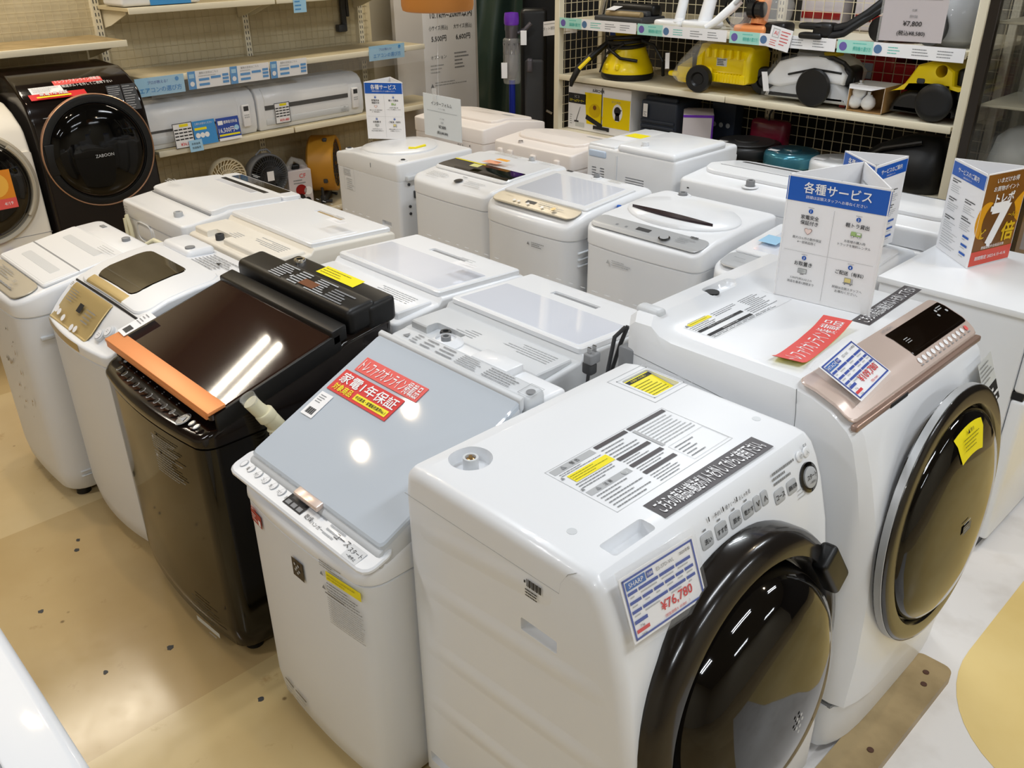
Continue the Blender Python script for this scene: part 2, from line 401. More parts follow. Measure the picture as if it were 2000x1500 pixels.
def sheet(zt, x0, x1, y0, y1, t, m, name, root, r=.012, lift=0.0, ncut=8, mode='rect', arc=0.0):
    """a slab that follows the sloping top zt between y0,y1"""
    mb = MB(m); f = lambda y: interp(zt, y)
    mb.w = lambda p: Vector((p.x, p.y, p.z + f(p.y) + lift - arc * ((p.x - (x0 + x1) / 2) / ((x1 - x0) / 2)) ** 2))
    n = max(2, ncut); pts = []
    # outline with rounded corners, built as strips along y
    ysn = [y0 + (y1 - y0) * i / n for i in range(n + 1)]
    rr = min(r, (y1 - y0) / 2, (x1 - x0) / 2)
    yy = sorted(set([round(v, 5) for v in ysn] + [round(y0 + rr * (1 - math.cos(PI / 2 * i / 3)), 5) for i in range(4)] + [round(y1 - rr * (1 - math.cos(PI / 2 * i / 3)), 5) for i in range(4)]))
    def ins(y):
        q = 0.0
        for e in (y - y0, y1 - y):
            if e < rr: q = max(q, rr - math.sqrt(max(0, rr * rr - (rr - e) ** 2)))
        return q
    L, nx = [], 6
    for y in yy:
        i = ins(y); L.append([x0 + i + (x1 - x0 - 2 * i) * k / nx for k in range(nx + 1)])
    e = min(.004, t * .4); vs = []; fs = []; N = nx + 1
    for lay, (dz, sh) in enumerate(((0, 0), (t - e, 0), (t, e))):
        for y, xs in zip(yy, L):
            cy = (y0 + y1) / 2; cx = (x0 + x1) / 2
            for x in xs: vs.append((cx + (x - cx) * (1 - sh / ((x1 - x0) / 2)), cy + (y - cy) * (1 - sh / ((y1 - y0) / 2)), dz))
    m_ = len(yy); S = m_ * N
    for j in range(m_ - 1):
        for k in range(nx):
            a = j * N + k; fs.append((a, a + N, a + N + 1, a + 1)); a += 2 * S; fs.append((a, a + 1, a + N + 1, a + N))
    bd = [k for k in range(N)] + [j * N + nx for j in range(1, m_)] + [(m_ - 1) * N + k for k in range(nx - 1, -1, -1)] + [j * N for j in range(m_ - 2, 0, -1)]
    for lay in (0, 1):
        for i in range(len(bd)):
            a, b = bd[i], bd[(i + 1) % len(bd)]; fs.append((a + lay * S, b + lay * S, b + (lay + 1) * S, a + (lay + 1) * S))
    mb.add(vs, fs); return mb.build(name, root, angle=.35)
def topart(zt, y, x=0.0, lift=.0006):
    """an Art frame lying on the sloping top near y: U=+x, V=uphill"""
    mb = MB(ink); e = .01; dz = (interp(zt, y + e) - interp(zt, y - e)) / (2 * e)
    a = Art(mb, (x, y, interp(zt, y)), (1, 0, 0), (0, 1, dz), lift); return mb, a
def inlet(root, x, y, z, m=mgrey, r=.022, h=.03, well=None):
    mb = MB(well or offw); mb.lathe([(r * 1.9, 0), (r * 1.9, .004), (r * 1.25, .006), (r * 1.25, .002), (0, .002)], (x, y, z), n=24)
    mb.use(m).lathe([(r, 0), (r, h), (r * .9, h + .004), (r * .55, h + .004), (r * .5, h - .01), (0, h - .01)], (x, y, z), n=24)
    return mb.build('water_inlet', root)
UP = (0, 0, 1)

# --- far left of the front row: champagne panel
zt = [(0, .845), (.03, .856), (.11, .874), (.41, .922), (.43, .928), (.53, .932)]
m = washer('white top-loading washer with a champagne control panel, leftmost of the front row', -3.54, .73, 0, .53, .53, zt, .78, rf=.08, er=.022, grp='top-loading washers in the front row')
sheet(zt, -.235, .235, .008, .105, .004, beigegold, 'control_panel', m, r=.06)
mb, a = topart(zt, .06, lift=.005)
a.lines(-.12, -.01, .06, .03, 4, inkg, .3); a.lines(-.17, -.035, .17, -.025, 1, inkg, .6); a.text('洗濯', .10, .0, .014, inkg); a.text('一時停止', .12, -.02, .009, inkg)
mb.build('panel_print', m)
l = sheet(zt, -.245, .245, .108, .412, .010, white, 'lid', m, r=.012)
sheet(zt, -.235, .235, .115, .236, .0108, white, 'lid_window', l, r=.006); sheet(zt, -.16, .17, .160, .205, .0114, offw, 'lid_grip', l, r=.01); sheet(zt, -.17, .17, .325, .365, .0108, offw, 'lid_recess', l, r=.01)
mb, a = topart(zt, .36, lift=.0112); a.lines(.12, -.0, .23, .03, 3, inkl, .3); a.mb.build('lid_print', l)
sheet(zt, -.245, .245, .240, .242, .0106, seam, 'lid_fold', l, r=.001)
sheet(zt, -.25, .25, .416, .422, .003, seam, 'hinge_gap', m, r=.002)
mb = MB(mgrey); mb.lathe([(.016, 0), (.016, .012), (.012, .014), (0, .014)], (.10, .48, interp(zt, .48)), n=20); mb.build('water_inlet', m)
mb = MB(mgrey); mb.rbox(-.17, -.13, .48, .50, .93, .934, .002, 1); mb.build('deck_mark', m)
for z in (.10, .12): MB(offw).rbox(.252, .268, .06, .12, z, z + .006, .003).build('side_rib', m)
MB(offw).rbox(.24, .27, .05, .10, .69, .705, .004).build('side_catch', m)
mb = MB(hosew); mb.tube([(.12, .535, .90), (.17, .56, .93), (.22, .575, .92), (.26, .58, .86), (.25, .575, .6)], .009); mb.build('drain_hose', m)
scf = MB(mulch); a = Art(scf, (.06, -.0125, .45), (1, 0, 0), UP)
for i in range(26): u = random.gauss(0, .05); v = random.uniform(-.12, .30); a.poly([(u, v), (u + random.uniform(.004, .02), v + .01), (u + .01, v + random.uniform(.01, .03))], skingrey if i % 3 == 0 else mulch)
sub_label(scf.build('scuff_mark', m), 'brown scuffs on the front')

# --- second: gold panel, smoked curved lid
zt = [(0, .798), (.02, .810), (.06, .850), (.10, .885), (.14, .905), (.22, .932), (.32, .948), (.42, .955), (.57, .945)]
m = washer('white top-loading washer with a gold panel and smoked lid window, left of the black machine', -2.985, .82, 0, .555, .57, zt, .755, rf=.06, bul=.03, er=.010, grp='top-loading washers in the front row')
sheet(zt, -.235, .085, -.007, .112, .004, gold, 'control_panel', m, r=.006)
fp = MB(gold); fp.loft([[(x, -.030 * (1 - (x / .2775) ** 2) - .0015, z) for x in [-.235 + .32 * i / 8 for i in range(9)]] for z in (.768, .796)], cap=False, close=False); fp.build('panel_edge', m)
mb, a = topart(zt, .05, lift=.0055)
a.rect(-.085, -.002, -.05, .03, ink, 1)
for u, v in ((-.20, -.032), (-.175, -.036), (-.125, -.045), (-.035, -.055), (-.005, -.052)):
    m2, b2 = topart(zt, .05, lift=.0055); b2.disc(u, v, .0125, paper, 2); m2.build('push_button', m)
a.lines(-.20, .01, -.13, .06, 5, inkg, .3); a.lines(-.02, -.025, .07, .03, 4, inkg, .3); mb.build('panel_print', m)
for i, u in enumerate((.135, .175)):
    y = .035 + .018 * i; nz = Vector((0, -.66, .75)); O = Vector((u, y, interp(zt, y)))
    mb = MB(offw); mb.lathe([(.022, -.006), (.022, .005), (.018, .007), (0, .007)], O, nz, 24)
    a = Art(mb, O + nz * .0076, (1, 0, 0), (0, .75, .66)); a.disc(0, 0, .016, paper, 1); a.lines(-.008, -.006, .008, .006, 2, ink, .4); mb.build('push_button', m)
l = sheet(zt, -.262, .262, .128, .43, .010, white, 'lid', m, r=.05, arc=.008)
sheet(zt, -.19, .115, .129, .165, .0112, gold, 'lid_band', l, r=.004, arc=.0012)
sheet(zt, -.185, .125, .165, .375, .0120, smoke, 'lid_window', l, r=.03, arc=.0012)
sheet(zt, -.262, .262, .117, .123, .0055, ink, 'lid_gap', m, r=.002, arc=.003)
mb, a = topart(zt, .48, .13, lift=.002); a.lines(-.12, -.05, .12, .05, 7, inkg, .35); a.poly([(-.02, .0), (0, .012), (.01, -.005)], ink, 2); mb.build('warning_print', m)
MB(white).rbox(-.24, -.02, .44, .55, .94, .975, .02, 4).build('rear_deck', m); MB(mgrey).cyl((-.06, .47, .970), (-.06, .47, .979), .018).build('water_inlet', m)
mb, a = topart(zt, .10, -.245, lift=.002); a.rect(-.012, -.01, .012, .014, paper); a.lines(-.009, -.008, .009, .01, 3, inkg, .4); mb.build('small_sticker', m)

# --- third: black machine with copper handle
zt = [(0, .800), (.02, .810), (.085, .830), (.10, .835), (.45, .925), (.47, .94), (.65, .97)]
m = washer('glossy black top-loading washer with a copper handle bar across its lid', -2.355, .79, 0, .67, .65, zt, .762, cab=brownpanel, top=brownblack, rf=.055, bul=.03, er=.018, grp='top-loading washers in the front row')
lp = [(.045, .862), (.47, .978)]
sheet(lp, -.325, .325, .04, .455, .020, brownlid, 'lid', m, r=.012, lift=-.022)
mb = MB(copper); mb.w = lambda p: Vector((p.x, p.y, p.z + interp(lp, p.y)))
mb.rbox(-.348, .335, .030, .084, .0, .011, .003, 2); mb.rbox(-.34, .32, .030, .038, -.016, .006, .003, 2); mb.build('handle_bar', m)
mb = MB(black); mb.w = lambda p: Vector((p.x, p.y, p.z + interp(lp, p.y))); mb.rbox(-.335, .335, .43, .482, -.035, .012, .006, 2)
mb.rbox(.322, .335, .05, .46, -.06, -.004, .005, 2); mb.rbox(-.335, -.322, .05, .46, -.06, -.004, .005, 2); mb.build('lid_frame', m)
deck = MB(black); deck.w = lambda p: Vector((p.x, p.y, p.z + (p.y - .5) * .12)); deck.rbox(-.33, .33, .495, .60, .94, 1.022, .02, 4)
deck.rbox(-.20, .335, .56, .665, .93, 1.012, .018, 4); deck.rbox(-.33, -.16, .57, .62, .93, 1.0, .015, 3); dk = deck.build('rear_deck', m)
mb = MB(ink); a = Art(mb, (-.14, .505, 1.0236), (1, 0, 0), (0, 1, .12))
for u0, u1, n in ((0, .10, 7), (.11, .20, 6), (.21, .31, 7)):
    a.lines(u0, 0, u1, .075, n, inkl, .5, 1, .6)
a.rect(.165, .012, .245, .045, mat('rust_print', '#6e4024', .5), 2); a.lines(.31, .0, .42, .06, 5, inkg, .5); a.tri(.105, .03, .008, inkl, 3); mb.build('instruction_print', dk)
mb = MB(yellow); a = Art(mb, (-.02, .612, 1.0262), (1, 0, 0), (0, 1, .12)); a.rect(0, 0, .205, .048, yellow, 0); a.lines(.01, .006, .19, .042, 3, mat('dull_yellow_ink', '#8d8420', .6), .25, 2); sub_label(mb.build('warning_label', dk), 'yellow warning label')
inlet(m, -.135, .625, 1.012, chrome, .02, .022, black)
mb = MB(ink); a = Art(mb, (0, .02, .8105), (1, 0, 0), (0, 1, .3), .0012)
for i in range(9):
    u = -.235 + i * .047; v = .006 - .018 * (1 - (u / .3) ** 2); a.lines(u - .02, .012, u - .012, .026, 2, inkg, .4)
    bb = Art(MB(inkl), (0, .02, .8105), (1, 0, 0), (0, 1, .3), .0012); bb.disc(u, v, .0075, inkl, 1, 14, .011); bb.disc(u, v, .0055, brownblack, 2, 14, .009); bb.mb.build('control_button', m)
for u, v, r in ((.205, -.006, .019), (.245, .0, .009), (.272, .0, .009)):
    bb = Art(MB(inkl), (0, .02, .8105), (1, 0, 0), (0, 1, .3), .0012); bb.disc(u, v, r, inkl, 1, 20, r * 1.25); bb.disc(u, v, r - .0025, brownblack, 2, 20, r * 1.25 - .0025)
    if r > .01: bb.poly([(.195, -.012), (.215, -.012), (.209, .008)], inkl, 3)
    bb.mb.build('control_button', m)
a.text('TOSHIBA', -.30, .035, .008, inkl, 'c'); a.rect(-.262, .024, -.245, .044, inkl); a.lines(-.26, .026, -.247, .042, 2, ink, .3, 2); mb.build('panel_print', m)
mb = MB(ink); mb.w = lambda p: Vector((p.x, p.y - .03 * (1 - (p.x / .335) ** 2) - .0008, p.z)); a = Art(mb, (.06, 0, .63), (1, 0, 0), UP); a.lines(0, .05, .16, .10, 6, inkg, .4); a.tri(.01, .09, .006, inkl); a.lines(0, -.03, .17, .045, 8, inkg, .35); a.tri(.012, .03, .006, inkl)
a.rect(.03, -.585, .16, -.567, greypaper); 
for k in range(6): a.lines(.02, -.56 + k * .0, .16, -.47, 1, dgrey, .02)
a.lines(.03, -.55, .17, -.47, 6, dgrey, .25); a.lines(.10, -.60, .16, -.592, 1, inkl, .6); mb.build('front_print', m)
hs = MB(hosew); P_ = [(.42, .20, .78), (.405, .17, .83), (.39, .145, .865), (.385, .13, .89)]
hs.tube([(.405, .19, .2), (.41, .21, .5), (.425, .21, .68)] + P_, [.022, .022, .022] + [.022, .024, .021, .021], 16)
for i in range(9):
    t = i / 8; hs.lathe([(.0235, 0), (.0255, .003), (.0235, .006)], Vector((.425, .21, .69)).lerp(Vector((.41, .18, .80)), t), (-.1, -.25, 1), 16)
hs.lathe([(.027, 0), (.027, .02), (.024, .024)], (.402, .165, .835), (-.1, -.5, 1), 18); hs.use(film).lathe([(.022, 0), (.023, .02), (.021, .02), (.020, 0)], (.386, .132, .888), (-.1, -.45, 1), 12); hs.build('drain_hose', m)
pt = thing('price_tag', 'white barcode price tag on the lid of the black washer', 'price tag', (-2.355 - .35, .79 + .075, .885), 0)
mb = MB(paper); d_ = Vector((0, 1, .273)).normalized(); a = Art(mb, (-.0, .0, .0), (1, -.07, -.02), d_); a.mb.use(paper).prism([(0, 0), (.058, 0), (.058, .115), (0, .115)], (0, 0, 0), (1, -.07, -.02), d_, .001); a.l = .0016
a.lines(.008, .06, .05, .105, 4, inkg, .3); 
for i in range(14): a.rect(.012 + i * .0026, .012, .0132 + i * .0026 + .0008 * (i % 3), .04, ink)
mb.build('tag_sheet', pt)

def wrap(mb, W, bul):
    mb.w = lambda p: Vector((p.x, p.y - bul * (1 - (p.x / W) ** 2) - .0008, p.z)); return mb
# --- fourth: white body, grey glass lid
zt = [(0, .745), (.02, .757), (.075, .772), (.08, .775), (.46, .90), (.48, .92), (.63, .93)]
GX_, GY_ = -1.59, .81
m = washer('white top-loading washer with a sloping grey glass lid carrying red cards', GX_, GY_, 0, .56, .63, zt, .705, rf=.06, bul=.02, er=.02, grp='top-loading washers in the front row')
gp = [(.035, .803), (.485, 1.010)]
l = sheet(gp, -.283, .277, .045, .475, .016, greyglass, 'lid', m, r=.012, lift=-.017)
fr = MB(offw); fr.w = lambda p: Vector((p.x, p.y, p.z + interp(gp, p.y)))
fr.rbox(-.285, .280, .468, .482, -.03, .006, .004, 2); fr.rbox(-.285, .280, .035, .055, -.06, -.012, .01, 2); fr.rbox(-.2775, -.262, .05, .48, -.1, -.016, .006, 2); fr.rbox(.262, .2775, .05, .48, -.1, -.016, .006, 2); fr.build('lid_frame', m)
pw = [(-.02, .758), (.025, .768), (.08, .785)]
cp = sheet(pw, -.318, .29, -.012, .078, .010, white, 'control_panel', m, r=.03)
mb = MB(ink); a = Art(mb, (0, .03, .7805), (1, 0, 0), (0, 1, .29), .0006)
a.rect(-.072, -.026, .006, .022, ink, 1); a.rect(-.06, -.004, -.004, .018, dgrey, 2)
for i in range(3): a.rect(-.066 + i * .024, -.022, -.048 + i * .024, -.010, mgrey, 2)
for i, t in enumerate(('量', '予約', 'コース', '洗い', 'すすぎ', '脱水')):
    bb = Art(MB(lgrey), (0, .03, .7805), (1, 0, 0), (0, 1, .29), .0006); bb.disc(-.285 + i * .037, -.008, .009, lgrey, 1, 14, .013); bb.disc(-.285 + i * .037, -.008, .007, paper, 2, 14, .011); bb.mb.build('push_button', cp); a.text(t, -.262 + i * .037, -.012, .010, ink, 'l', .016)
a.disc(-.27, .03, .008, lgrey, 1); a.lines(-.24, .02, -.11, .045, 3, inkl, .4); a.lines(.01, .0, .12, .045, 5, inkg, .4); a.lines(.10, -.03, .16, .02, 4, inkl, .4)
a.text('乾燥', .035, -.018, .014, ink); a.text('ハンガー', .075, -.022, .011, ink); a.text('洗〜乾', .175, .022, .014, ink); a.text('コース', .165, -.012, .015, ink)
a.rect(.195, -.04, .248, -.002, offw, 1); a.text('スタート', .222, -.016, .013, ink, 'c', .046); a.text('一時停止', .222, -.031, .008, ink)
for u, t in ((.215, '切'), (.242, '入')): a.rect(u - .011, .008, u + .011, .032, offw, 1); a.text(t, u, .02, .012, ink)
a.text('電源', .23, .042, .008, ink); mb.build('panel_print', cp)
mb = MB(rosegold); mb.w = lambda p: Vector((p.x, p.y, p.z + interp(gp, p.y))); mb.rbox(-.052, .05, .026, .048, -.012, .002, .004, 2); mb.build('lid_catch', l)
mb = wrap(MB(ink), .28, .02); a = Art(mb, (0, 0, 0), (1, 0, 0), UP)
a.rect(-.017, .60, .032, .655, mat('plaque_brown', '#2c241f', .4)); 
mb.build('front_badge', m); mb = wrap(MB(ink), .28, .02); a = Art(mb, (0, 0, 0), (1, 0, 0), UP)
for u, v in ((-.003, .640), (.013, .640), (.005, .632), (-.001, .624), (.015, .624), (.007, .616)): a.disc(u, v, .004, inkl, 2, 10)
mb.build('badge_emblem', m); mb = wrap(MB(ink), .28, .02); a = Art(mb, (0, 0, 0), (1, 0, 0), UP); a.rect(-.225, .65, -.165, .688, mat('dull_red_sticker', '#a8322f', .5)); a.rect(-.182, .655, -.169, .672, paper, 2); a.lines(-.22, .658, -.186, .68, 3, paper, .35, 2); a.lines(-.22, .692, -.185, .70, 1, redink, .5)
sub_label(mb.build('red_sticker', m), 'dull red sticker')
mb = wrap(MB(greypaper), .28, .02); a = Art(mb, (-.018, 0, 0), (1, 0, 0), UP)
a.lines(.13, .70, .22, .72, 3, inkg, .4); a.rect(.15, .668, .272, .694, yellow); a.lines(.155, .672, .268, .69, 2, mat('olive_ink', '#b5a612', .6), .3, 2); a.lines(.15, .62, .275, .664, 5, inkg, .35); a.rect(.14, .625, .21, .628, strip, 2); a.lines(.145, .535, .275, .618, 12, inkl, .4, 1, .9); a.tri(.135, .68, .007, inkg); a.tri(.137, .64, .007, inkg)
a.rect(-.165, .125, -.115, .13, strip); a.rect(-.105, .125, -.045, .13, strip); a.lines(-.165, .08, -.115, .12, 3, inkl, .4); a.lines(-.105, .08, -.045, .12, 3, inkl, .4); mb.build('instruction_label', m)
dk = MB(offw); dk.w = lambda p: Vector((p.x, p.y, p.z + (p.y - .5) * .1)); dk.rbox(-.278, .276, .492, .565, .94, 1.0, .02, 4); dkk = dk.build('rear_deck', m)
mb = MB(ink); a = Art(mb, (-.24, .502, 1.0016), (1, 0, 0), (0, 1, .1)); a.tri(.02, .02, .011, inkg)
for u0, u1, n in ((.045, .075, 4), (.09, .14, 3), (.155, .22, 3), (.235, .32, 6), (.34, .46, 5)): a.lines(u0, .0, u1, .045, n, inkg, .35, 1, .7)
a.frame(.475, .0, .52, .05, .001, inkg); a.disc(.50, .022, .012, inkg, 1); mb.build('instruction_print', dkk)
mb = MB(white); mb.rbox(-.20, .268, .555, .645, .88, .972, .012, 3); mb.lathe([(.05, 0), (.05, .006), (.03, .02), (.03, .012), (0, .012)], (-.155, .605, .97), n=28); mb.rbox(-.02, .12, .575, .64, .96, .992, .006, 2); mb.use(mgrey).lathe([(.014, 0), (.014, .02), (.009, .02), (.008, .008), (0, .008)], (-.155, .605, .975), n=18); mb.build('inlet_housing', m)
mb = MB(offw)
for x in (): mb.rbox(x - .01, x + .01, .49, .50, .985, 1.006, .003)
lidv = Vector((0, .45, .207)).normalized()
def lidcard(name, label, cat, q, w, h, yaw, m0):
    """sheet lying on the grey lid; q = local lid point"""
    t = thing(name, label, cat, (GX_ + q[0], GY_ + q[1], interp(gp, q[1]) + .0005), 0)
    u = Vector((1, 0, 0)) * math.cos(yaw) + lidv * math.sin(yaw); v = lidv * math.cos(yaw) - Vector((1, 0, 0)) * math.sin(yaw)
    mb = MB(m0); mb.prism([(0, 0), (w, 0), (w, h), (0, h)], (0, 0, 0), u, v, .0015); return t, mb, Art(mb, u.cross(v) * .0016, u, v, .0004)
t, mb, a = lidcard('promotion_card', 'red and yellow one-year guarantee card on the grey glass lid', 'sign', (-.262, .275, 0), .255, .075, .0, red)
a.text('家電1年保証', .13, .051, .034, paper, 'c', None, .015, w=.235); a.text('対象商品', .055, .018, .022, yellow, 'c', .08, .02); a.rect(.108, .008, .245, .028, yellow, 1); a.text('中古家具・家電販売業界No.1', .176, .018, .011, ink, 'c', .125, .01); mb.build('card_sheet', t)
t, mb, a = lidcard('promotion_card', 'coral strip of white lettering above the guarantee card on the grey lid', 'sign', (-.238, .352, 0), .262, .05, .0, redorange)
a.text('トレファクオンライン掲載品', .131, .025, .040, paper, 'c', None, .005, w=.245); mb.build('card_sheet', t)
t, mb, a = lidcard('price_tag', 'white barcode price tag at the left edge of the grey glass lid', 'price tag', (-.262, .188, 0), .05, .082, .02, paper)
a.lines(.008, .045, .044, .075, 4, inkg, .35)
for i in range(12): a.rect(.010 + i * .0026, .008, .0112 + i * .0026 + .0007 * (i % 3), .028, ink)
mb.build('tag_sheet', t)
# ------------------------------------------------------------------ drum washers
def drum_body(root, prof, hw, m, r=.03, name='cabinet'):
    return MB(m).xloft(prof, -hw, hw, r, 6).build(name, root)
def axis_frame(C, ax):
    a = Vector(ax).normalized(); u = Vector((1, 0, 0)); u = (u - a * u.dot(a)).normalized(); return Vector(C), a, u, a.cross(u)
# --- front drum washer, white, price 76,780
W1 = thing('washing_machine', 'white drum washer with a black round door and the 76,780 yen card, front centre', 'washing machine', (-.62, 1.29, 0), PI / 2)
prof = [(.0, .06), (.0, .20), (.012, .35), (.035, .60), (.07, .80), (.098, .90), (.118, .95), (.135, .98), (.155, .996), (.18, 1.0), (.63, 1.0), (.665, .992), (.680, .975), (.688, .93), (.688, .06)]
body = drum_body(W1, prof, .37, white, .028)
c = MB(offw).rbox(-.45, -.345, .228, .325, .775, .806, .004, 2); c.rbox(-.45, -.345, .57, .655, .12, .152, .004, 2); cut(body, c)
c = MB(offw).rbox(-.29, -.168, .165, .205, .965, 1.05, .008, 3); c.rbox(.245, .345, .49, .595, .972, 1.05, .006, 2); c.lathe([(.046, 0), (.052, .1)], (-.255, .593, .968), n=32); cut(body, c)
MB(dgrey).box(-.33, .33, .03, .64, .01, .07).build('base', W1); feet(W1, .72, .65, .02)
mb = MB(inkl)
def sidestrip(x, pts, t=.0012, wd=.0022): mb.tube([(x, y, z) for y, z in pts], wd / 2, 6)
sidestrip(-.3695, [(.680, .925), (.45, .925), (.225, .925)]); sidestrip(-.369, [(.225, .925), (.222, .95), (.205, .98), (.185, .995)])
mb.tube([(x, .0385 + .0, .618) for x in (-.33, -.2)], .001, 6); mb.build('side_seam', W1)
mb = MB(offw); mb.lathe([(.017, 0), (.017, .035), (.012, .035), (.011, .012), (0, .012)], (-.255, .593, .968), n=22); mb.use(brass).lathe([(.010, 0), (.010, .026), (.005, .028), (.004, .034), (0, .034)], (-.255, .593, .972), n=16); mb.build('water_inlet', W1)
for zc, y0_, y1_ in ((.855, .24, .64), (.70, .10, .66), (.52, .07, .66), (.34, .05, .66)):
    rs_ = []
    for k in range(13):
        t_ = k / 12; y = y0_ + (y1_ - y0_) * t_; am = .0035 * min(1, 6 * t_, 6 * (1 - t_))
        rs_.append([(-.3698 - am * math.cos(PI / 2 * q / 6) ** 2, y, zc - .05 * t_ + .05 + q * .006) for q in range(-6, 7)])
    MB(white).loft(rs_, cap=False, close=False).build('side_rib', W1)
fo = MB(seam); a = Art(fo, (0, 0, 1.0), (1, 0, 0), (0, 1, 0)); a.frame(.218, .468, .37, .618, .0015, inkl, 0); a.frame(.235, .483, .353, .603, .003, offw, 0); fo.build('bolt_recess_rim', W1)
mb = MB(yellow); a = Art(mb, (.285, .488, .9825), (1, 0, 0), (0, 1, .12)); a.rect(-.035, .0, .058, .105, yellow, 0); a.rect(-.035, .088, .058, .101, ink, 1); a.text('お客様へのお願い', .011, .0945, .007, yellow, 'c'); a.lines(-.028, .01, .05, .08, 7, mat('olive_print', '#8f8a10', .6), .3); sub_label(mb.build('recess_sticker', W1), 'yellow sticker in the bolt recess')
mb = MB(paper); a = Art(mb, (0, 0, 1.0), (1, 0, 0), (0, 1, 0))
a.frame(-.185, .247, .208, .442, .001, inkl, 0)
a.rect(-.178, .418, -.05, .437, inkl, 0); a.text('警 告', -.11, .4275, .011, ink); a.tri(-.145, .4275, .007, inkg)
a.lines(-.172, .403, -.05, .415, 2, inkg, .35); a.rect(-.163, .372, -.042, .400, yellow, 1); a.lines(-.16, .375, -.045, .397, 3, mat('ochre_print', '#a09a12', .6), .3, 2)
a.lines(-.172, .345, -.05, .37, 3, inkg, .35); a.rect(-.178, .318, -.05, .335, inkl, 0); a.text('注 意', -.12, .3265, .010, ink); a.tri(-.15, .3265, .006, inkg); a.lines(-.172, .252, -.055, .315, 6, inkg, .3); a.disc(-.068, .326, .007, greypaper, 2); a.disc(-.068, .326, .005, inkl, 3)
for y in (.345, .40): a.tri(-.176, y, .005, inkg)
cols = ((-.04, .065, ((.425, .437, strip), (.36, .372, strip), (.325, .337, strip), (.29, .302, strip))), (.072, .202, ((.425, .437, strip),)))
for u0, u1, bars in cols:
    for v0, v1, mm in bars: a.rect(u0, v0, u1, v1, mm, 1)
a.lines(-.038, .375, .065, .42, 4, inkg, .3); a.lines(-.038, .34, .065, .358, 2, inkg, .3); a.lines(-.038, .305, .065, .322, 2, inkg, .3); a.lines(-.038, .252, .06, .286, 4, inkg, .3)
a.rect(.072, .335, .082, .42, inkl, 1); a.lines(.085, .335, .20, .42, 8, inkl, .3, 1, .85); a.frame(.078, .255, .205, .325, .0008, inkl); a.lines(.085, .262, .15, .318, 5, inkg, .3)
mb.build('warning_label', W1)
mb = MB(strip); a = Art(mb, (-.134, .170, 1.0004), (1, -.012, 0), (0.012, 1, 0)); a.rect(0, 0, .375, .056, strip, 0); a.text('こちらの商品は輸送ボルトを外してからご使用下さい。', .187, .028, .040, paper, 'c', None, .012, w=.35); sub_label(mb.build('notice_strip', W1), 'charcoal strip with white lettering')
mb = MB(offw)
for x, y in ((-.291, .268), (.32, .258)): mb.lathe([(.010, 0), (.010, .0008), (0, .0008)], (x, y, 1.0), n=18)
mb.build('screw_cap', W1)
mb = MB(ink); a = Art(mb, (-.3738, .30, .885), (0, -1, 0), UP)
for i in range(12): a.rect(-.005 + i * .0032, .012, -.0035 + i * .0032 + .0008 * (i % 3), .03, ink)
a.rect(-.012, .018, -.008, .024, ink); a.lines(-.008, -.012, .038, .008, 3, ink, .5); mb.build('barcode_label', W1)
# fascia
FU = Vector((0, -.0, 0)); fO = Vector((0, .111, .932)); fV = Vector((0, .37, .93)).normalized()
def FA(mb, u, dv=0): return Art(mb, fO + Vector((u, 0, 0)) + fV * dv, (1, 0, 0), fV, .0012)
for i, (u, t) in enumerate(((-.07, '洗い'), (-.022, 'すすぎ'), (.028, '脱水'), (.072, '乾かす'), (.106, '∨'), (.134, '∧'), (.186, 'コース'), (.235, '運転切換'))):
    wd = .019 if i in (0, 1, 2, 3, 6, 7) else .012; dv = .012 if i < 6 else -.006
    mb = MB(lgrey); O = fO + Vector((u, 0, 0)) + fV * dv; U = Vector((1, 0, 0)); N = U.cross(fV).normalized()
    rr = [(wd * math.copysign(min(1, abs(math.cos(k))**.4), math.cos(k)), .0155 * math.copysign(min(1, abs(math.sin(k)) ** .4), math.sin(k))) for k in [2 * PI * j / 24 for j in range(24)]]
    mb.loft([[O + U * x * s_ + fV * y * s_ + N * h_ for x, y in rr] for s_, h_ in ((1, -.002), (1, .002), (.9, .003))]); FA(mb, u, dv).__class__
    a = Art(mb, O + N * .0032, U, fV, .0004); a.text(t, 0, 0, .011, ink, 'c', wd * 1.7, .008); mb.build('push_button', W1)
mb = MB(ink); a = FA(mb, 0)
for i, u in enumerate((-.07, -.022, .028, .072)): a.rect(u - .005, .032, u + .004, .036, inkg)
for u, t in ((-.03, '予約'), (.018, '槽クリーン'), (.066, 'おしゃれ着')): a.text(t, u + .004, .048, .010, ink, 'c', .04); a.rect(u - .022, .043, u - .019, .053, ink)
a.lines(.175, .018, .265, .052, 3, inkg, .5); a.text('電源', .31, .060, .007, ink); a.lines(.25, -.045, .30, -.02, 3, inkl, .3)
mb.build('fascia_print', W1)
mb = MB(gloss); dO = fO + Vector((.302, 0, 0)) + fV * -.012; dN = Vector((0, -.93, .37)).normalized()
mb.lathe([(.034, -.004), (.034, .004), (.027, .006), (.026, .004), (.0, .004)], dO, dN, 36); mb.use(lgrey).lathe([(.024, .003), (.024, .008), (.021, .010), (0, .010)], dO, dN, 36)
a = Art(mb, dO + dN * .0105, (1, 0, 0), fV, .0004); a.text('スタート', 0, .004, .012, ink, 'c', .036, .01); a.text('一時停止', 0, -.010, .006, ink, 'c', .03); mb.build('start_dial', W1)
for u, t in ((.288, '切'), (.315, '入')):
    mb = MB(white); O = fO + Vector((u, 0, 0)) + fV * .042; mb.lathe([(.0115, -.002), (.0115, .002), (.010, .003), (0, .003)], O, dN, 20); Art(mb, O + dN * .0033, (1, 0, 0), fV, .0004).text(t, 0, 0, .010, inkg); mb.build('power_button', W1)
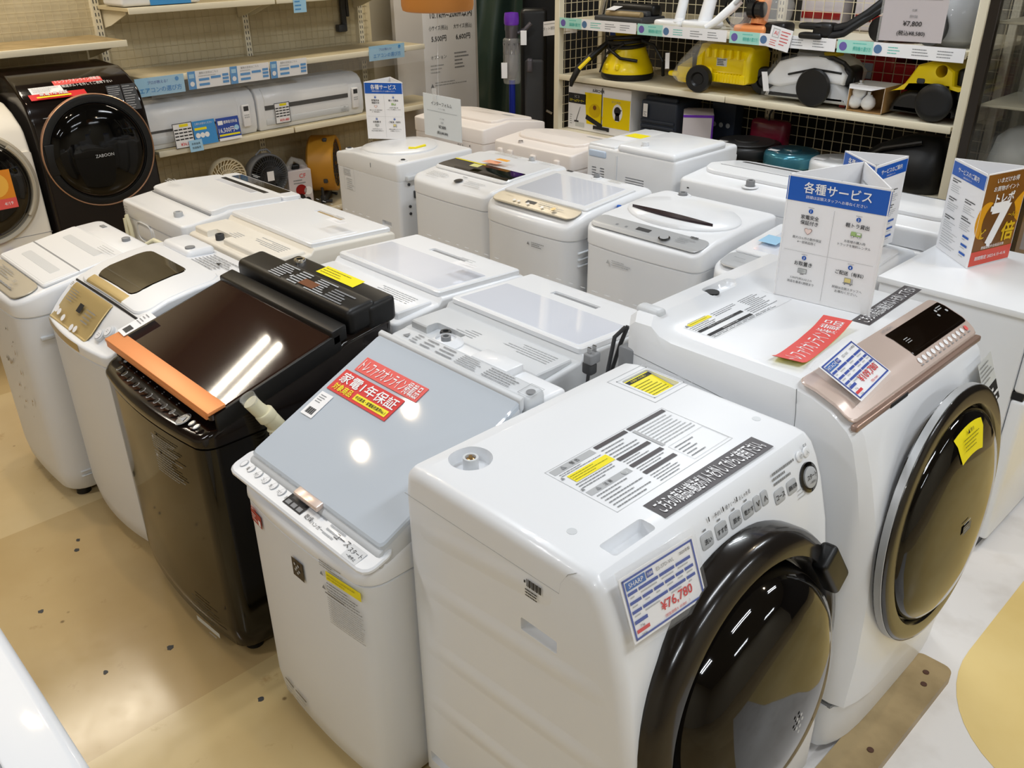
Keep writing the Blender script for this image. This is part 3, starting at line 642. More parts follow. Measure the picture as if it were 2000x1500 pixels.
# door
C, ax, du, dv = axis_frame((.0, .038, .575), (0, -1, .10)); du = Vector((1, 0, 0)); dv = ax.cross(du) * -1
dv = Vector((0, .10, 1)).normalized()
def door(parent, C, ax, ringp, glassp, ring_m, glass_m, n=72):
    d = MB(ring_m).lathe(ringp, C, ax, n).build('door', parent); g = MB(glass_m).lathe(glassp, C, ax, n).build('door_glass', d); return d, g
d, g = door(W1, C, ax, [(.352, -.03), (.352, .012), (.345, .028), (.325, .042), (.30, .046), (.288, .03), (.282, -.01), (0.0, -.012)],
            [(.278, -.005), (.272, .022), (.262, .05), (.245, .075), (.215, .095), (.17, .110), (.11, .120), (.05, .124), (0, .125)], tintring, tint)
h = MB(black); ang = math.radians(33)
for tt, rr_ in ((0, 0),):
    R_ = du * math.cos(ang) + dv * math.sin(ang); T_ = -du * math.sin(ang) + dv * math.cos(ang)
    hb = MB(black); hb.w = lambda p: C + R_ * p.x + T_ * p.y + ax * p.z; hb.rbox(.282, .348, -.068, .06, .03, .070, .012, 4); hb.build('door_handle', d)
ib = MB(dgrey); ib.w = lambda p: C + du * p.x + dv * p.y + ax * p.z
mb = MB(paper); a = Art(mb, C + ax * .1265 + dv * -.05 + du * .02, du, dv, .0006)
for u, v in ((-.008, .02), (.008, .022), (-.001, .008), (.013, .008), (-.009, -.004), (.005, -.006), (.0, -.018)): a.disc(u, v, .0042, inkl, 0, 10)
mb.build('door_emblem', g)
# price card hooked on its corner
pc = thing('price_card', 'blue-framed 76,780 yen price card leaning on the front centre drum washer', 'price card', (-.62 - .090 + .012, 1.29 - .338, .882), 0)
cu = Vector((.01, .195, -.004)).normalized(); cv = Vector((-.045, -.004, .128)).normalized()
mb = MB(thin); mb.prism([(-.006, -.012), (.206, -.012), (.206, .146), (-.006, .146)], cu.cross(cv) * .009, cu, cv, .0012); mb.prism([(.0, -.012), (.2, -.012), (.2, .14), (.0, .14)], cu.cross(cv) * .003, cu, cv, .001); mb.build('card_sleeve', pc)
def price_card(pc, O, cu, cv, w, h, price, maker, tax, brand_t, yr):
    mb = MB(paper); mb.prism([(0, 0), (w, 0), (w, h), (0, h)], O, cu, cv, .0008); N = cu.cross(cv).normalized(); a = Art(mb, O + N * .0012, cu, cv, .0005)
    a.frame(.005, .005, w - .005, h - .005, .004, navy); a.rect(.012, h - .028, .062, h - .012, mat(maker, '#1f5fae', .5), 1); a.text(brand_t, .037, h - .020, .009, paper); a.rect(.065, h - .026, .082, h - .013, navy, 1); a.text('洗濯機', .0735, h - .0195, .006, paper, 'c', .014)
    a.text('ES-S7D-WL' if 'S' in yr else 'BD-NX', .115, h - .02, .007, inkg, 'c', .05); a.text(yr.strip('S'), w - .03, h - .018, .007, ink, 'c', .036)
    rows = ((h - .038, (.012, .04, .095, .14, .185)), (h - .056, (.012, .045, .075, .105, .135, .16, .188)), (h - .074, (.012, .04, .11, .16, .188)))
    for v, us in rows:
        for u0, u1 in zip(us, us[1:]): a.rect(u0, v, min(u1 - .004, w - .012), v + .006, navy, 1); a.lines(u0 + .004, v - .008, u1 - .008, v - .002, 1, inkl, .5)
    a.rect(.012, .034, .045, .041, navy, 1); a.text('7 kg', .028, .027, .006, ink); a.rect(.012, .016, .045, .023, redink, 1); a.text('3.5 kg', .028, .0105, .005, ink)
    a.text(price, w * .62, .035, .022, redink, 'c', w * .62, .012); a.text(tax, w * .60, .015, .007, redink, 'c', w * .5); return mb.build('card_sheet', pc)
price_card(pc, cu.cross(cv) * .006, cu, cv, .20, .128, '¥76,780', 'maker_blue', '（税抜価格￥ 69,800　）', 'SHARP', 'S2020年製')

# --- second drum washer, rose gold panel, 109,780
H1 = thing('washing_machine', 'white drum washer with a rose gold control panel and tinted door, beside the refrigerator', 'washing machine', (-.58, 2.08, 0), PI / 2)
prof = [(.035, .19), (.03, .35), (.035, .55), (.05, .76), (.075, .88), (.093, .94), (.104, .975), (.120, .998), (.17, 1.034), (.225, 1.054), (.275, 1.062), (.64, 1.062), (.68, 1.07), (.71, 1.09), (.765, 1.088), (.785, 1.07), (.785, .19)]
def bow(p):
    k = min(1, max(0, (.99 - p.z) / .28)) * max(0, 1 - p.y / .30) * .048
    return Vector((p.x, p.y - k * (1 - abs(p.x / .365) ** 5), p.z))
def subd(prof, n=3): return prof
mb = MB(white); mb.w = bow
nx_ = 15; rings_ = []
for i in range(nx_):
    t_ = -1 + 2 * i / (nx_ - 1); x_ = .365 * math.sin(t_ * PI / 2 * .999); e_ = .045 * (1 - math.sqrt(max(0, 1 - max(0, (abs(x_) - .32) / .045) ** 2))) if abs(x_) > .32 else 0
    cy_, cz_ = .4, .62; rings_.append([(x_, cy_ + (y - cy_) * (1 - e_ / .38), cz_ + (z - cz_) * (1 - e_ / .44)) for y, z in prof])
mb.loft(rings_); body = mb.build('cabinet', H1, angle=.6)
c = MB(black).rbox(-.09, .05, .69, .735, 1.07, 1.2, .02, 3); cut(body, c)
mb = MB(white); mb.w = bow; mb.loft([[(x_, y, z) for y, z in ((.052 + e_, .037), (.042 + e_, .186), (.77, .186), (.77, .037))] for x_, e_ in [(.355 * math.sin(PI / 2 * k / 8), .03 * (abs(k) / 8) ** 6) for k in range(-8, 9)]]); mb.build('plinth', H1, angle=.6)
mb = MB(seam); mb.w = bow; mb.loft([[(x_, y, z) for y, z in ((.052, .184), (.052, .193), (.76, .193), (.76, .184))] for x_ in [-.35 + .7 * k / 12 for k in range(13)]]); mb.build('plinth_gap', H1); feet(H1, .5, .70, .05)
mb = MB(seam); mb.tube([(-.3645, y, z) for y, z in ((.785, .985), (.5, .96), (.255, .93))], .0012, 6); mb.tube([(-.3645, y, z) for y, z in ((.265, 1.05), (.258, .99), (.255, .93), (.25, .85), (.25, .2))], .0012, 6); mb.build('side_seam', H1)
mb = MB(mgrey).rbox(-.368, -.33, .74, .792, .6, .99, .006, 2); mb.build('rear_strip', H1)
mb = MB(dgrey); mb.tube([(-.33, .80, 1.03), (-.35, .82, 1.0), (-.36, .83, .9), (-.36, .84, .75)], .006); mb.tube([(-.32, .80, 1.03), (-.335, .81, .98), (-.34, .83, .9), (-.345, .85, .75)], .006); mb.use(mgrey).rbox(-.48, -.44, .79, .82, .965, .995, .005); 
mb.use(dgrey).rbox(-.475, -.445, .795, .83, .93, .966, .008); mb.use(chrome).box(-.472, -.468, .80, .812, .995, 1.012).box(-.452, -.448, .80, .812, .995, 1.012); mb.use(dgrey).tube([(-.46, .815, .935), (-.46, .82, .88), (-.43, .83, .8)], .005); mb.build('power_cord', H1)
mb = MB(offw); mb.rbox(-.32, -.28, .70, .78, 1.075, 1.10, .012, 3); mb.build('hose_port', H1); mb = MB(black); mb.use(black).cyl((-.06, .71, 1.078), (-.06, .71, 1.083), .02); mb.build('port_cap', H1)
mb = MB(paper); a = Art(mb, (-.04, 0, 1.062), (1, 0, 0), (0, 1, 0))
a.frame(-.245, .545, .13, .672, .0008, inkl, 0); a.rect(-.228, .632, -.13, .672, yellow, 1); a.lines(-.222, .636, -.136, .668, 4, mat('dull_ochre', '#a99f20', .6), .3, 2); a.text('警告', -.15, .655, .01, ink); a.tri(-.235, .64, .006, inkg)
a.lines(-.12, .625, .0, .672, 6, inkg, .3); a.lines(.01, .60, .12, .672, 9, inkg, .3); a.text('注意', .03, .668, .008, ink); a.lines(-.24, .605, -.1, .63, 3, inkg, .3)
a.rect(-.24, .592, -.04, .603, ink, 1); a.text('ドアロック・チャイルドロックについて', -.14, .5975, .006, paper); a.rect(-.24, .562, -.04, .573, ink, 1); a.text('毎日の安全のために点検', -.14, .5675, .006, paper)
a.lines(-.24, .548, .12, .56, 2, inkg, .35); a.lines(-.03, .565, .12, .6, 4, inkg, .3); mb.build('warning_label', H1)
mb = MB(strip); a = Art(mb, (.07, .305, 1.0625), (1, .04, 0), (-.04, 1, 0)); a.rect(0, 0, .35, .05, strip, 0); a.text('こちらの商品は輸送ボルトを外して下さい', .175, .025, .036, paper, 'c', None, .012, w=.325); sub_label(mb.build('notice_strip', H1), 'charcoal strip with white lettering')
# rose gold panel follows the sloping front
sp = [(.104, .984), (.122, 1.003), (.17, 1.035), (.225, 1.055), (.27, 1.063)]
pn = sheet(sp, -.355, .355, .126, .27, .006, rosegold, 'control_panel', H1, r=.02, lift=0.0, ncut=12)
mb = MB(rosedark); mb.w = lambda p: p; mb.rbox(-.352, .352, .113, .131, .988, 1.005, .005, 3); mb.build('panel_edge', pn)
mb = MB(ink); mb.rbox(-.19, -.10, .1105, .12, .990, 1.001, .002, 2); mb.build('door_latch', H1)
dp = [(y, z + .0066) for y, z in sp]
sheet(dp, .03, .345, .16, .245, .002, smoke, 'display', pn, r=.004, ncut=8)
mb, a = topart(dp, .20, .2, lift=.0028); a.lines(-.15, -.01, -.11, .01, 3, inkl, .3); a.lines(.09, .02, .13, .035, 2, inkl, .4)
for u, v in ((.08, .025), (.12, .01), (.07, .01)): a.disc(u, v, .005, inkl, 1, 10)
mb.build('display_print', pn)
mb, a = topart(dp, .148, .2, lift=.001)
for i in range(12): m2, b2 = topart(dp, .148, .2, lift=.001); b2.disc(-.17 + .026 * i, .0, .008, redorange if i == 11 else paper, 1, 12); m2.build('touch_key', pn); a.lines(-.178 + .026 * i, -.016, -.162 + .026 * i, -.010, 1, inkg, .6)
mb.build('panel_print', pn); mb, a = topart(dp, .255, .06, lift=.001); a.text('HITACHI', 0, 0, .010, inkg); mb.build('maker_name', pn)
mb = MB(greypaper); a = Art(mb, (.275, .046, .905), (1, .10, 0), Vector((0, .42, 1)), .004); a.rect(-.06, .0, .06, .075, greypaper, 0); a.lines(-.055, .015, .055, .07, 5, inkg, .35); a.rect(-.045, -.055, .06, -.002, ink, 0); a.lines(-.038, -.05, .055, -.008, 3, paper, .5); mb.build('energy_sticker', H1)
mb = MB(ink); a = Art(mb, (-.3655, .42, .925), (0, -1, 0), UP)
for i in range(14): a.rect(i * .0035, .01, i * .0035 + .0015 + .0008 * (i % 3), .025, ink)
a.rect(-.012, .012, -.005, .02, ink); a.lines(.01, -.005, .05, .006, 1, ink, .6); mb.build('barcode_label', H1)
C, ax, _, _ = axis_frame((.010, -.002, .645), (0, -1, .09)); du = Vector((1, 0, 0)); dv = Vector((0, .09, 1)).normalized()
d, g = door(H1, C, ax, [(.344, -.02), (.346, .004), (.340, .010), (.328, .013), (.300, .012), (.293, .004), (.292, -.02), (0, -.022)], [(.288, -.01), (.286, .010), (.276, .020), (.25, .034), (.2, .045), (.13, .053), (.06, .057), (0, .058)], tintring, tint)
MB(silver).lathe([(.3480, -.016), (.3480, .001), (.3465, .002), (.345, -.016)], C, ax, 72).build('door_rim', d)
mb = MB(yellow); rs = []
for k in range(9):
    t = math.radians(72 + 36 * k / 8); rs.append(t)
def dome(r): return interp([(0, .058), (.06, .057), (.13, .053), (.2, .045), (.25, .034), (.276, .020), (.286, .010)], r) + .0025
vs = []; fs = []
for t in rs:
    for r_ in (.195, .20, .225, .25, .268): vs.append(C + du * r_ * math.cos(t) + dv * r_ * math.sin(t) + ax * dome(r_))
for i in range(8):
    for j in range(4): k = i * 5 + j; fs.append((k, k + 5, k + 6, k + 1))
mb.add(vs, fs); a = Art(mb, C + dv * .215 + ax * (dome(.215) + .002), du, dv - ax * .30, .0015); a.tri(-.02, .045, .006, ink); a.text('警告', .0, .045, .010, ink); a.lines(-.05, .0, .05, .035, 4, mat('door_ochre_ink', '#8a8412', .6), .3); sub_label(mb.build('warning_sticker', g), 'curved yellow sticker')
mb = MB(mgrey); a = Art(mb, C + ax * .0595 + dv * -.01, du, dv); a.lines(-.025, .01, .025, .02, 1, inkl, .4); a.rect(-.025, -.02, .025, .006, skingrey); a.lines(-.02, -.015, .02, .0, 2, inkl, .3); mb.build('glass_plate', g)
pc = thing('price_card', 'blue-framed 109,780 yen price card on the rose gold panel of the second drum washer', 'price card', (-.58 - .146, 2.08 - .300, 1.026), 0)
cu = Vector((-.02, .19, .002)).normalized(); cv = Vector((-.11, -.012, .055)).normalized(); N = cu.cross(cv)
mb = MB(thin); mb.prism([(-.01, -.01), (.20, -.01), (.20, .135), (-.01, .135)], N * .013 - cu * .012, cu, cv, .001); mb.build('card_sleeve', pc)
price_card(pc, N * .016, cu, cv, .19, .122, '¥109,780', 'maker_blue_two', '（税抜 99,800）', 'HITACHI', '2018年製')
rc = thing('promotion_card', 'coral paper strip with white lettering lying on the second drum washer', 'sign', (-.58 - .300, 2.08 - .285, 1.066), 0)
cu = Vector((-.028, .30, .0)).normalized(); cv = Vector((-.07, -.015, .0)).normalized()
mb = MB(redorange); Wc = .30
prf = [(0, .012), (.02, .004), (.06, .0), (.15, .0), (.24, .006), (.30, .02)]
r1 = [[cu * u + cv * v + Vector((0, 0, interp(prf, u) + .0004)) for u in [Wc * i / 12 for i in range(13)]] for v in (0, .075)]
mb.loft(r1, cap=False, close=False); mb.use(yellow).loft([[p - Vector((0, 0, .001)) for p in q] for q in r1], cap=False, close=False)
vs, fs, tw, th = text_data('トレファクオンライン掲載品', 0.0); mb.use(paper)
mb.add([cu * (.018 + x / tw * .265) + cv * (.012 + y / th * .05) + Vector((0, 0, interp(prf, .018 + x / tw * .265) + .0012)) for x, y in vs], fs); sub_label(mb.build('card_sheet', rc), 'curled coral paper strip')

# --- refrigerator on the right
R_ = thing('refrigerator', 'low white refrigerator at the right edge with an orange folded sign on top', 'refrigerator', (-.66, 3.24, 0), PI / 2)
MB(white_matte).rbox(-.29, .29, .05, .55, .04, .905, .006, 2).build('cabinet', R_)
MB(white).rbox(-.30, .30, .04, .555, .885, .907, .004, 2).build('worktop', R_)
MB(white).rbox(-.29, .29, 0, .048, .63, .885, .014, 4).build('door', R_)
lo = MB(white).rbox(-.29, .29, 0, .048, .05, .605, .014, 4).build('door', R_)
MB(black).rbox(-.285, .285, .012, .05, .603, .632, .002, 1).build('handle_gap', R_); MB(dgrey).box(-.28, .28, .03, .54, .0, .05).build('base', R_)
mb = MB(paper); a = Art(mb, (.05, -.0005, .45), (1, 0, 0), UP); a.rect(0, 0, .1, .06, mat('tan_sticker', '#d8b98a', .5)); a.lines(.01, .01, .09, .05, 3, inkl, .3); mb.build('sticker', R_)

# --- upper left: black drum washer and white drum washer
def tall_drum(label, Y, ring_m, glass_m, body_m, hw, zt_, ringp, glassp, zc, X=-4.95, yc=0.0):
    t = thing('washing_machine', label, 'washing machine', (X, Y, 0), PI / 2, 'drum washers by the shelving')
    prof = [(.0, .24), (.0, .9), (.004, 1.02), (.02, zt_ - .14), (.045, zt_ - .05), (.07, zt_ - .02), (.16, zt_ + .035), (.26, zt_ + .07), (.55, zt_ + .08), (.58, zt_ + .05), (.58, .24)]
    drum_body(t, prof, hw, body_m, .02); MB(dgrey).rbox(-hw + .01, hw - .01, .02, .57, .0, .243, .01).build('pedestal', t)
    d, g = door(t, (yc, -.0, zc), (0, -1, .02), ringp, glassp, ring_m, glass_m); return t, d, g
Z, d, g = tall_drum('glossy black drum washer with a copper door ring, by the shelving', 1.705, blackgasket, tintblack, brownblack, .30, 1.28,
    [(.285, -.02), (.285, .010), (.275, .013), (.252, .010), (.25, .004), (0, .003)], [(.248, 0), (.242, .015), (.21, .034), (.16, .048), (.09, .058), (0, .062)], .97)
MB(palecopper).lathe([(.291, -.01), (.291, .014), (.288, .017), (.285, .012), (.285, -.01)], (0, 0, .97), (0, -1, .02), 72).build('door_ring', d)
mb = MB(paper); a = Art(mb, (0, -.064, .955), (1, 0, 0), UP); a.text('ZABOON', .0, 0, .016, inkl, 'c', None, .01); mb.build('door_emblem', g)
mb = MB(black); mb.rbox(-.275, -.215, -.018, .0, .88, 1.04, .006); mb.build('door_handle', d)
mb = MB(mgrey); a = Art(mb, (.12, .010, 1.12), (1, 0, 0), (0, .28, 1), .003); a.rect(.0, .085, .075, .165, dgrey, 0); a.lines(.004, .09, .07, .16, 7, inkl, .3); a.rect(.08, .03, .155, .165, dgrey, 0); a.lines(.084, .035, .15, .16, 10, inkl, .3); mb.build('instruction_label', Z)
MB(mgrey).rbox(-.24, -.17, -.004, .004, 1.165, 1.168, .001, 1).build('trim_line', Z)
mb = MB(paper); a = Art(mb, (-.28, .085, 1.27), (1, 0, 0), (0, .09, .055), .004)
a.rect(.04, .0, .20, .05, paper); a.lines(.05, .005, .19, .045, 3, inkl, .3); a.rect(.02, -.045, .30, .0, red); a.text('家電1年保証', .14, -.014, .024, paper, 'c', .2, .01); a.rect(.05, -.04, .22, -.03, yellow, 2)
a.rect(.17, .05, .42, .085, redorange); a.text('トレファクオンライン掲載品', .295, .0675, .024, paper, 'c', .23); a.text('輸送ボルトを外してご使用下さい', .33, .03, .022, paper, 'c', .26); mb.build('promotion_sticker', Z)
N_, d, g = tall_drum('white drum washer with a beige door ring cut off by the left edge', 1.075, beigegold, tint, ivory, .30, 1.16,
    [(.29, -.02), (.29, .012), (.28, .02), (.262, .016), (.255, .004), (0, .003)], [(.252, 0), (.245, .025), (.22, .05), (.16, .07), (.09, .08), (0, .085)], .875, yc=.0)
mb = MB(beigegold); mb.tube([(.262 * math.cos(t), -.03, .875 + .262 * math.sin(t)) for t in [math.radians(k) for k in range(-38, 47, 6)]], .012, 8); mb.build('door_handle', d)
mb = MB(mat('orange_poster', '#e8912a', .5)); a = Art(mb, (.02, -.088, .78), (1, 0, 0), UP); a.rect(-.1, .0, .13, .19, mat('poster_orange', '#e08a22', .5)); a.disc(.05, .12, .06, mat('poster_amber', '#f0b548', .5), 1); a.rect(-.1, .0, .13, .05, redorange, 2); a.text('4/19', .09, .025, .016, paper, 'c', None, 0, 3); sub_label(mb.build('poster', g), 'orange poster on the door glass')
mb = MB(seam); mb.rbox(-.30, .30, -.001, .002, .598, .601, .0005, 1); mb.build('kick_seam', N_)
mb = MB(purple); mb.cyl((.05, -.01, .53), (.09, -.02, .545), .012); mb.build('hose_cap', N_)

# --- foreground machine cut by the lower left corner
Fm = thing('washing_machine', 'white appliance top at the bottom left corner of the view', 'washing machine', (-1.29, -.36, 0), 0)
h = half(.62, .52, .06, .07, .01, [.1, .2, .3, .4]); fz = lambda y: .958 + .02 * math.sin(PI * min(1, max(0, y / .52)))
cz = lambda z: (lambda y: z)
shell(MB(white), h, .52, [(cz(.04), .02), (cz(.1), .003), (cz(.80), 0)] + [(lambda y, k=k: fz(y) - .02 * (1 - math.sin(k)), .02 * (1 - math.cos(k))) for k in [PI / 2 * i / 5 for i in range(6)]]).build('cabinet', Fm); feet(Fm, .6, .5, .04)
MB(seam).rbox(-.25, .27, .425, .428, .969, .971, .0005, 1).build('lid_seam', Fm)
# ------------------------------------------------------------------ middle row, backs to the camera (rotated half a turn)
def middle(label, X, w, d, Yb, zt, m, body, dark=False):
    t = washer(label, X, Yb + d, PI, w, d, zt, zt[0][1] - .07, cab=body, top=m, rf=.035, rb=.02, bul=.01, er=.012, toe=.03, grp='top-loading washers in the middle row')
    return t
mz = [(0, .885), (.03, .895), (.40, .912), (.415, .895), (.58, .88)]
for X, w, lab, pm, wm in ((-3.205, .665, 'ivory-decked top-loading washer behind the gold-panel washer, in the middle row', ivory, white), (-2.44, .62, 'white top-loading washer directly behind the black machine, in the middle row', white, whiteglass), (-1.80, .60, 'white top-loading washer between the grey-lid machine and the oval-lid one', offw, whiteglass)):
    m = middle(lab, X, w, .60, 1.50 if pm == ivory else 1.52, mz, pm, white_matte if pm != ivory else ivory)
    l = sheet(mz, -w / 2 + .015, w / 2 - .015, .02, .40, .018, white, 'lid', m, r=.012)
    sheet(mz, -w / 2 + .035, w / 2 - .035, .165, .385, .0195, wm, 'lid_window', l, r=.006)
    c = MB(lgrey); c.w = lambda p: Vector((p.x, p.y, p.z + interp(mz, p.y))); c.rbox(-.10, .10, .095, .125, .012, .035, .003, 2)
    cut(l, c)
    MB(khaki if pm == ivory else mgrey).rbox(-.098, .098, .097, .110, interp(mz, .1) + .010, interp(mz, .1) + .0135, .001, 1).build('lid_grip', l)
    mb, a = topart(mz, .05, 0, lift=.0188)
    for i in range(8): a.lines(-.2 + i * .055, -.012, -.175 + i * .055, -.004, 1, inkl, .6)
    if pm != offw: a.rect(-.27, .15, -.17, .19, paper, 2); a.lines(-.265, .155, -.175, .185, 2, inkl, .4, 3)
    mb.build('panel_print', l)
    dk = MB(pm); dk.rbox(-w / 2 + .02, w / 2 - .02, .425, .575, .86, .905, .010, 3); dk = dk.build('rear_deck', m)
    c = MB(pm).rbox(.06, .20, .53, .60, .875, .95, .01, 2); cut(dk, c)
    inlet(m, .13, .555, .873, dgrey, .018, .028, pm)
    mb = MB(ink); a = Art(mb, (0, .44, .905), (1, 0, 0), (0, 1, 0)); a.lines(-.25, .01, -.03, .07, 5, inkl, .35); a.lines(.03, .05, .12, .10, 4, inkl, .35); mb.build('warning_print', dk)
    bk = MB(pm)
    bk.rbox(-.26, -.0, .595, .612, .58, .80, .012, 2); bk.rbox(.04, .24, .595, .608, .60, .82, .01, 2); bk.rbox(-w / 2 + .03, -w / 2 + .06, .595, .62, .55, .80, .006, 2); bk.build('back_panel', m)
    mb = MB(offw)
    for i, zz in enumerate((.80, .70, .62)): mb.rbox(w / 2 - .06 - i * .03, w / 2 - .02 - i * .03, .596, .622, zz - .06, zz, .006, 2)
    mb.use(dgrey).rbox(w / 2 - .07, w / 2 - .05, .61, .625, .72, .74, .004, 2); mb.build('cord_hook', m)
    mb = MB(yellow); mb.tube([(-w / 2 + .1, .615, .80), (-w / 2 + .11, .63, .76), (-w / 2 + .10, .625, .70)], .003, 6); sub_label(mb.build('earth_wire', m), 'green and yellow earth wire')
az = [(0, .883), (.03, .893), (.40, .913), (.42, .908), (.58, .89)]
m = middle('white top-loading washer with a dark panel window at the far end of the middle row', -3.90, .63, .62, 1.50, az, white, white_matte)
l = sheet(az, -.30, .30, .12, .47, .022, white, 'lid', m, r=.02)
sheet(az, -.30, .30, .02, .115, .018, white, 'front_ledge', m, r=.02)
sheet(az, -.23, .24, .03, .095, .0195, smoke, 'control_panel', m, r=.006)
sheet(az, -.20, .22, .128, .16, .0235, black, 'lid_handle', l, r=.004); sheet(az, -.16, .20, .162, .205, .0233, whiteglass, 'lid_window', l, r=.004)
mb, a = topart(az, .42, .2, lift=.0228); a.lines(-.02, -.04, .06, .0, 4, inkl, .35); a.lines(-.4, -.27, -.32, -.25, 2, inkl, .35); mb.build('lid_print', l)
MB(seam).rbox(-.29, .29, .472, .478, .900, .907, .001, 1).build('hinge_gap', m)
inlet(m, -.16, .56, .882, lgrey, .02, .026, white)
mb = MB(ink); a = Art(mb, (0, .6205, .7), (-1, 0, 0), UP); a.lines(-.30, .08, -.24, .17, 7, inkl, .3); mb.build('rating_print', m)
mb = MB(offw); rr = [(-.10 + .075 * math.copysign(abs(math.cos(k)) ** .5, math.cos(k)), .77 + .045 * math.copysign(abs(math.sin(k)) ** .5, math.sin(k))) for k in [2 * PI * i / 32 for i in range(32)]]
mb.tube([(-x - .0, .6215, z) for x, z in rr], .004, 6, True); mb.use(white_matte).rbox(.0, .20, .60, .6225, .73, .81, .02, 3); mb.build('service_cover', m)
mb = MB(hosew); mb.tube([(.255, .635, .80), (.235, .64, .83), (.215, .64, .78), (.21, .64, .60), (.25, .64, .55), (.27, .64, .62), (.262, .64, .78)], .010, 8); mb.tube([(.235, .65, .82), (.225, .655, .75), (.235, .65, .6)], .009, 8); mb.build('coiled_cord', m)
mb = MB(white); mb.tube([(.26, .628, .70), (-.0, .628, .70), (-.25, .628, .70)], .006, 6); mb.build('back_rail', m)
mb = MB(black); mb.rbox(-.11, -.08, .62, .635, .66, .69, .004); mb.use(yellow).tube([(-.12, .63, .69), (-.14, .64, .71), (-.16, .635, .68)], .004, 6); mb.build('earth_terminal', m)

# ------------------------------------------------------------------ rear row
R1t = thing('washing_machine', 'white top-loading washer turned sideways with a recessed side grip, leftmost of the rear row', 'washing machine', (-4.38, 3.06, 0), -PI / 2, 'washers in the rear row')
# local x: toward camera side = +x ... faces -X
zt = [(0, .868), (.03, .885), (.2, .905), (.56, .90)]
f = lambda y: interp(zt, y); h = half(.54, .60, .05, .02, .012, [.03, .2, .3, .45]); cz = lambda z: (lambda y: z)
cab = shell(MB(white_matte), h, .60, [(cz(.03), .012), (cz(.1), .002), (cz(.8), .002)]).build('cabinet', R1t)
cut(cab, MB(offw).rbox(.245, .29, .425, .51, .535, .565, .003, 2))
shell(MB(white), h, .60, [(cz(.8005), .004), (cz(.81), 0)] + [(lambda y, k=k: f(y) - .014 * (1 - math.sin(k)), .014 * (1 - math.cos(k))) for k in [PI / 2 * i / 5 for i in range(6)]]).build('top_cover', R1t); feet(R1t, .5, .56)
ld = MB(white); ld.w = lambda p: Vector((p.x, p.y, p.z + f(p.y))); ld.lathe([(.215, -.01), (.215, .008), (.20, .016), (.1, .022), (0, .024)], (0, .27, 0), n=40); ld.build('lid', R1t)
mb = MB(ink); a = Art(mb, (.2705, 0, 0), (0, 1, 0), UP); a.lines(.09, .76, .19, .80, 4, inkl, .4); a.lines(.11, .68, .18, .75, 6, inkl, .3); a.frame(.09, .68, .19, .81, .001, inkl); a.rect(.355, .845, .361, .87, inkg); mb.build('side_label', R1t)
mb = MB(yellow); mb.w = lambda p: Vector((p.x, p.y, p.z + f(p.y) + .025)); mb.tube([(.05, .42, -.003), (.02, .44, -.006), (-.06, .43, -.004)], .008, 6); mb.build('tape_strip', R1t)
for x, y in ((.22, .02), (.22, .52)): inlet(R1t, x * .9, y + .04, f(y + .04), dgrey, .012, .006, white)
mb = MB(dgrey)
for z in (.62, .66, .30, .12, .78): mb.cyl((.2, .598, z), (.2, .604, z), .008, n=10)
mb.rbox(.15, .17, .595, .61, .70, .74, .003); mb.use(offw).rbox(-.02, .22, .596, .62, .80, .83, .008); mb.build('back_fitting', R1t)

def rear(label, X, w, Y, zt, body, er=.02, bul=.014, rf=.05, d=.58):
    return washer(label, X, Y, 0, w, d, zt, zt[0][1] - .075, cab=body, top=white, rf=rf, bul=bul, er=er, toe=.03, grp='washers in the rear row')
zt = [(0, .855), (.03, .872), (.2, .895), (.45, .905), (.58, .905)]
m = rear('white top-loading washer with a black lid window and yellow tape, second of the rear row', -3.375, .585, 2.79, zt, white_matte)
l = sheet(zt, -.27, .27, .14, .48, .010, white, 'lid', m, r=.03)
sheet(zt, -.265, .265, .16, .30, .0115, gloss, 'lid_window', l, r=.006); sheet(zt, -.15, .16, .168, .19, .0125, smoke, 'lid_grip', l, r=.01)
mb, a = topart(zt, .30, 0, lift=.0125); a.rect(-.26, -.02, -.02, -.008, yellow, 0); a.poly([(-.06, -.06), (.0, -.055), (.01, -.10), (-.05, -.105)], mat('pale_lime_note', '#d9d68a', .6), 1); a.poly([(-.06, -.01), (.05, .0), (.04, .045), (-.05, .04)], mat('salmon_note', '#e8a583', .6), 1); a.poly([(.0, .03), (.09, .03), (.09, .06), (.01, .06)], mat('amber_note', '#eda93c', .6), 2); sub_label(mb.build('tape_strip', m), 'yellow tape and paper notes')
mb, a = topart(zt, .07, 0, lift=.002); a.disc(.02, -.01, .024, dgrey, 1); a.disc(.02, -.01, .016, black, 2); a.lines(-.22, -.03, -.06, .03, 4, inkl, .3); a.lines(.07, -.03, .2, .02, 3, inkl, .3); a.lines(.0, .035, .05, .045, 1, inkg, .6); mb.build('panel_print', m)
inlet(m, .08, .52, .905, lgrey, .015, .02, white)
mb, a = topart(zt, .53, 0, lift=.002); a.lines(-.2, -.02, .0, .02, 3, beigegold, .4); a.lines(.14, -.02, .24, .02, 3, inkl, .3); mb.build('warning_print', m)
zt = [(0, .840), (.03, .862), (.10, .880), (.45, .905), (.58, .905)]
m = rear('white top-loading washer with a beige control strip and rounded corners, third of the rear row', -2.79, .575, 2.76, zt, white_matte, .03, .02, .075)
sheet(zt, -.262, .262, .025, .115, .004, beigegold, 'control_panel', m, r=.035)
mb, a = topart(zt, .07, 0, lift=.005); a.rect(-.06, -.01, .0, .012, dgrey); a.text('Panasonic', -.19, .022, .009, inkg)
for u in (-.12, -.09, -.03, .06, .13): a.disc(u, -.02, .008, paper, 1, 12)
a.disc(.13, -.018, .013, gold, 2, 14); a.lines(.02, -.01, .2, .015, 2, inkg, .3); mb.build('panel_button', m)
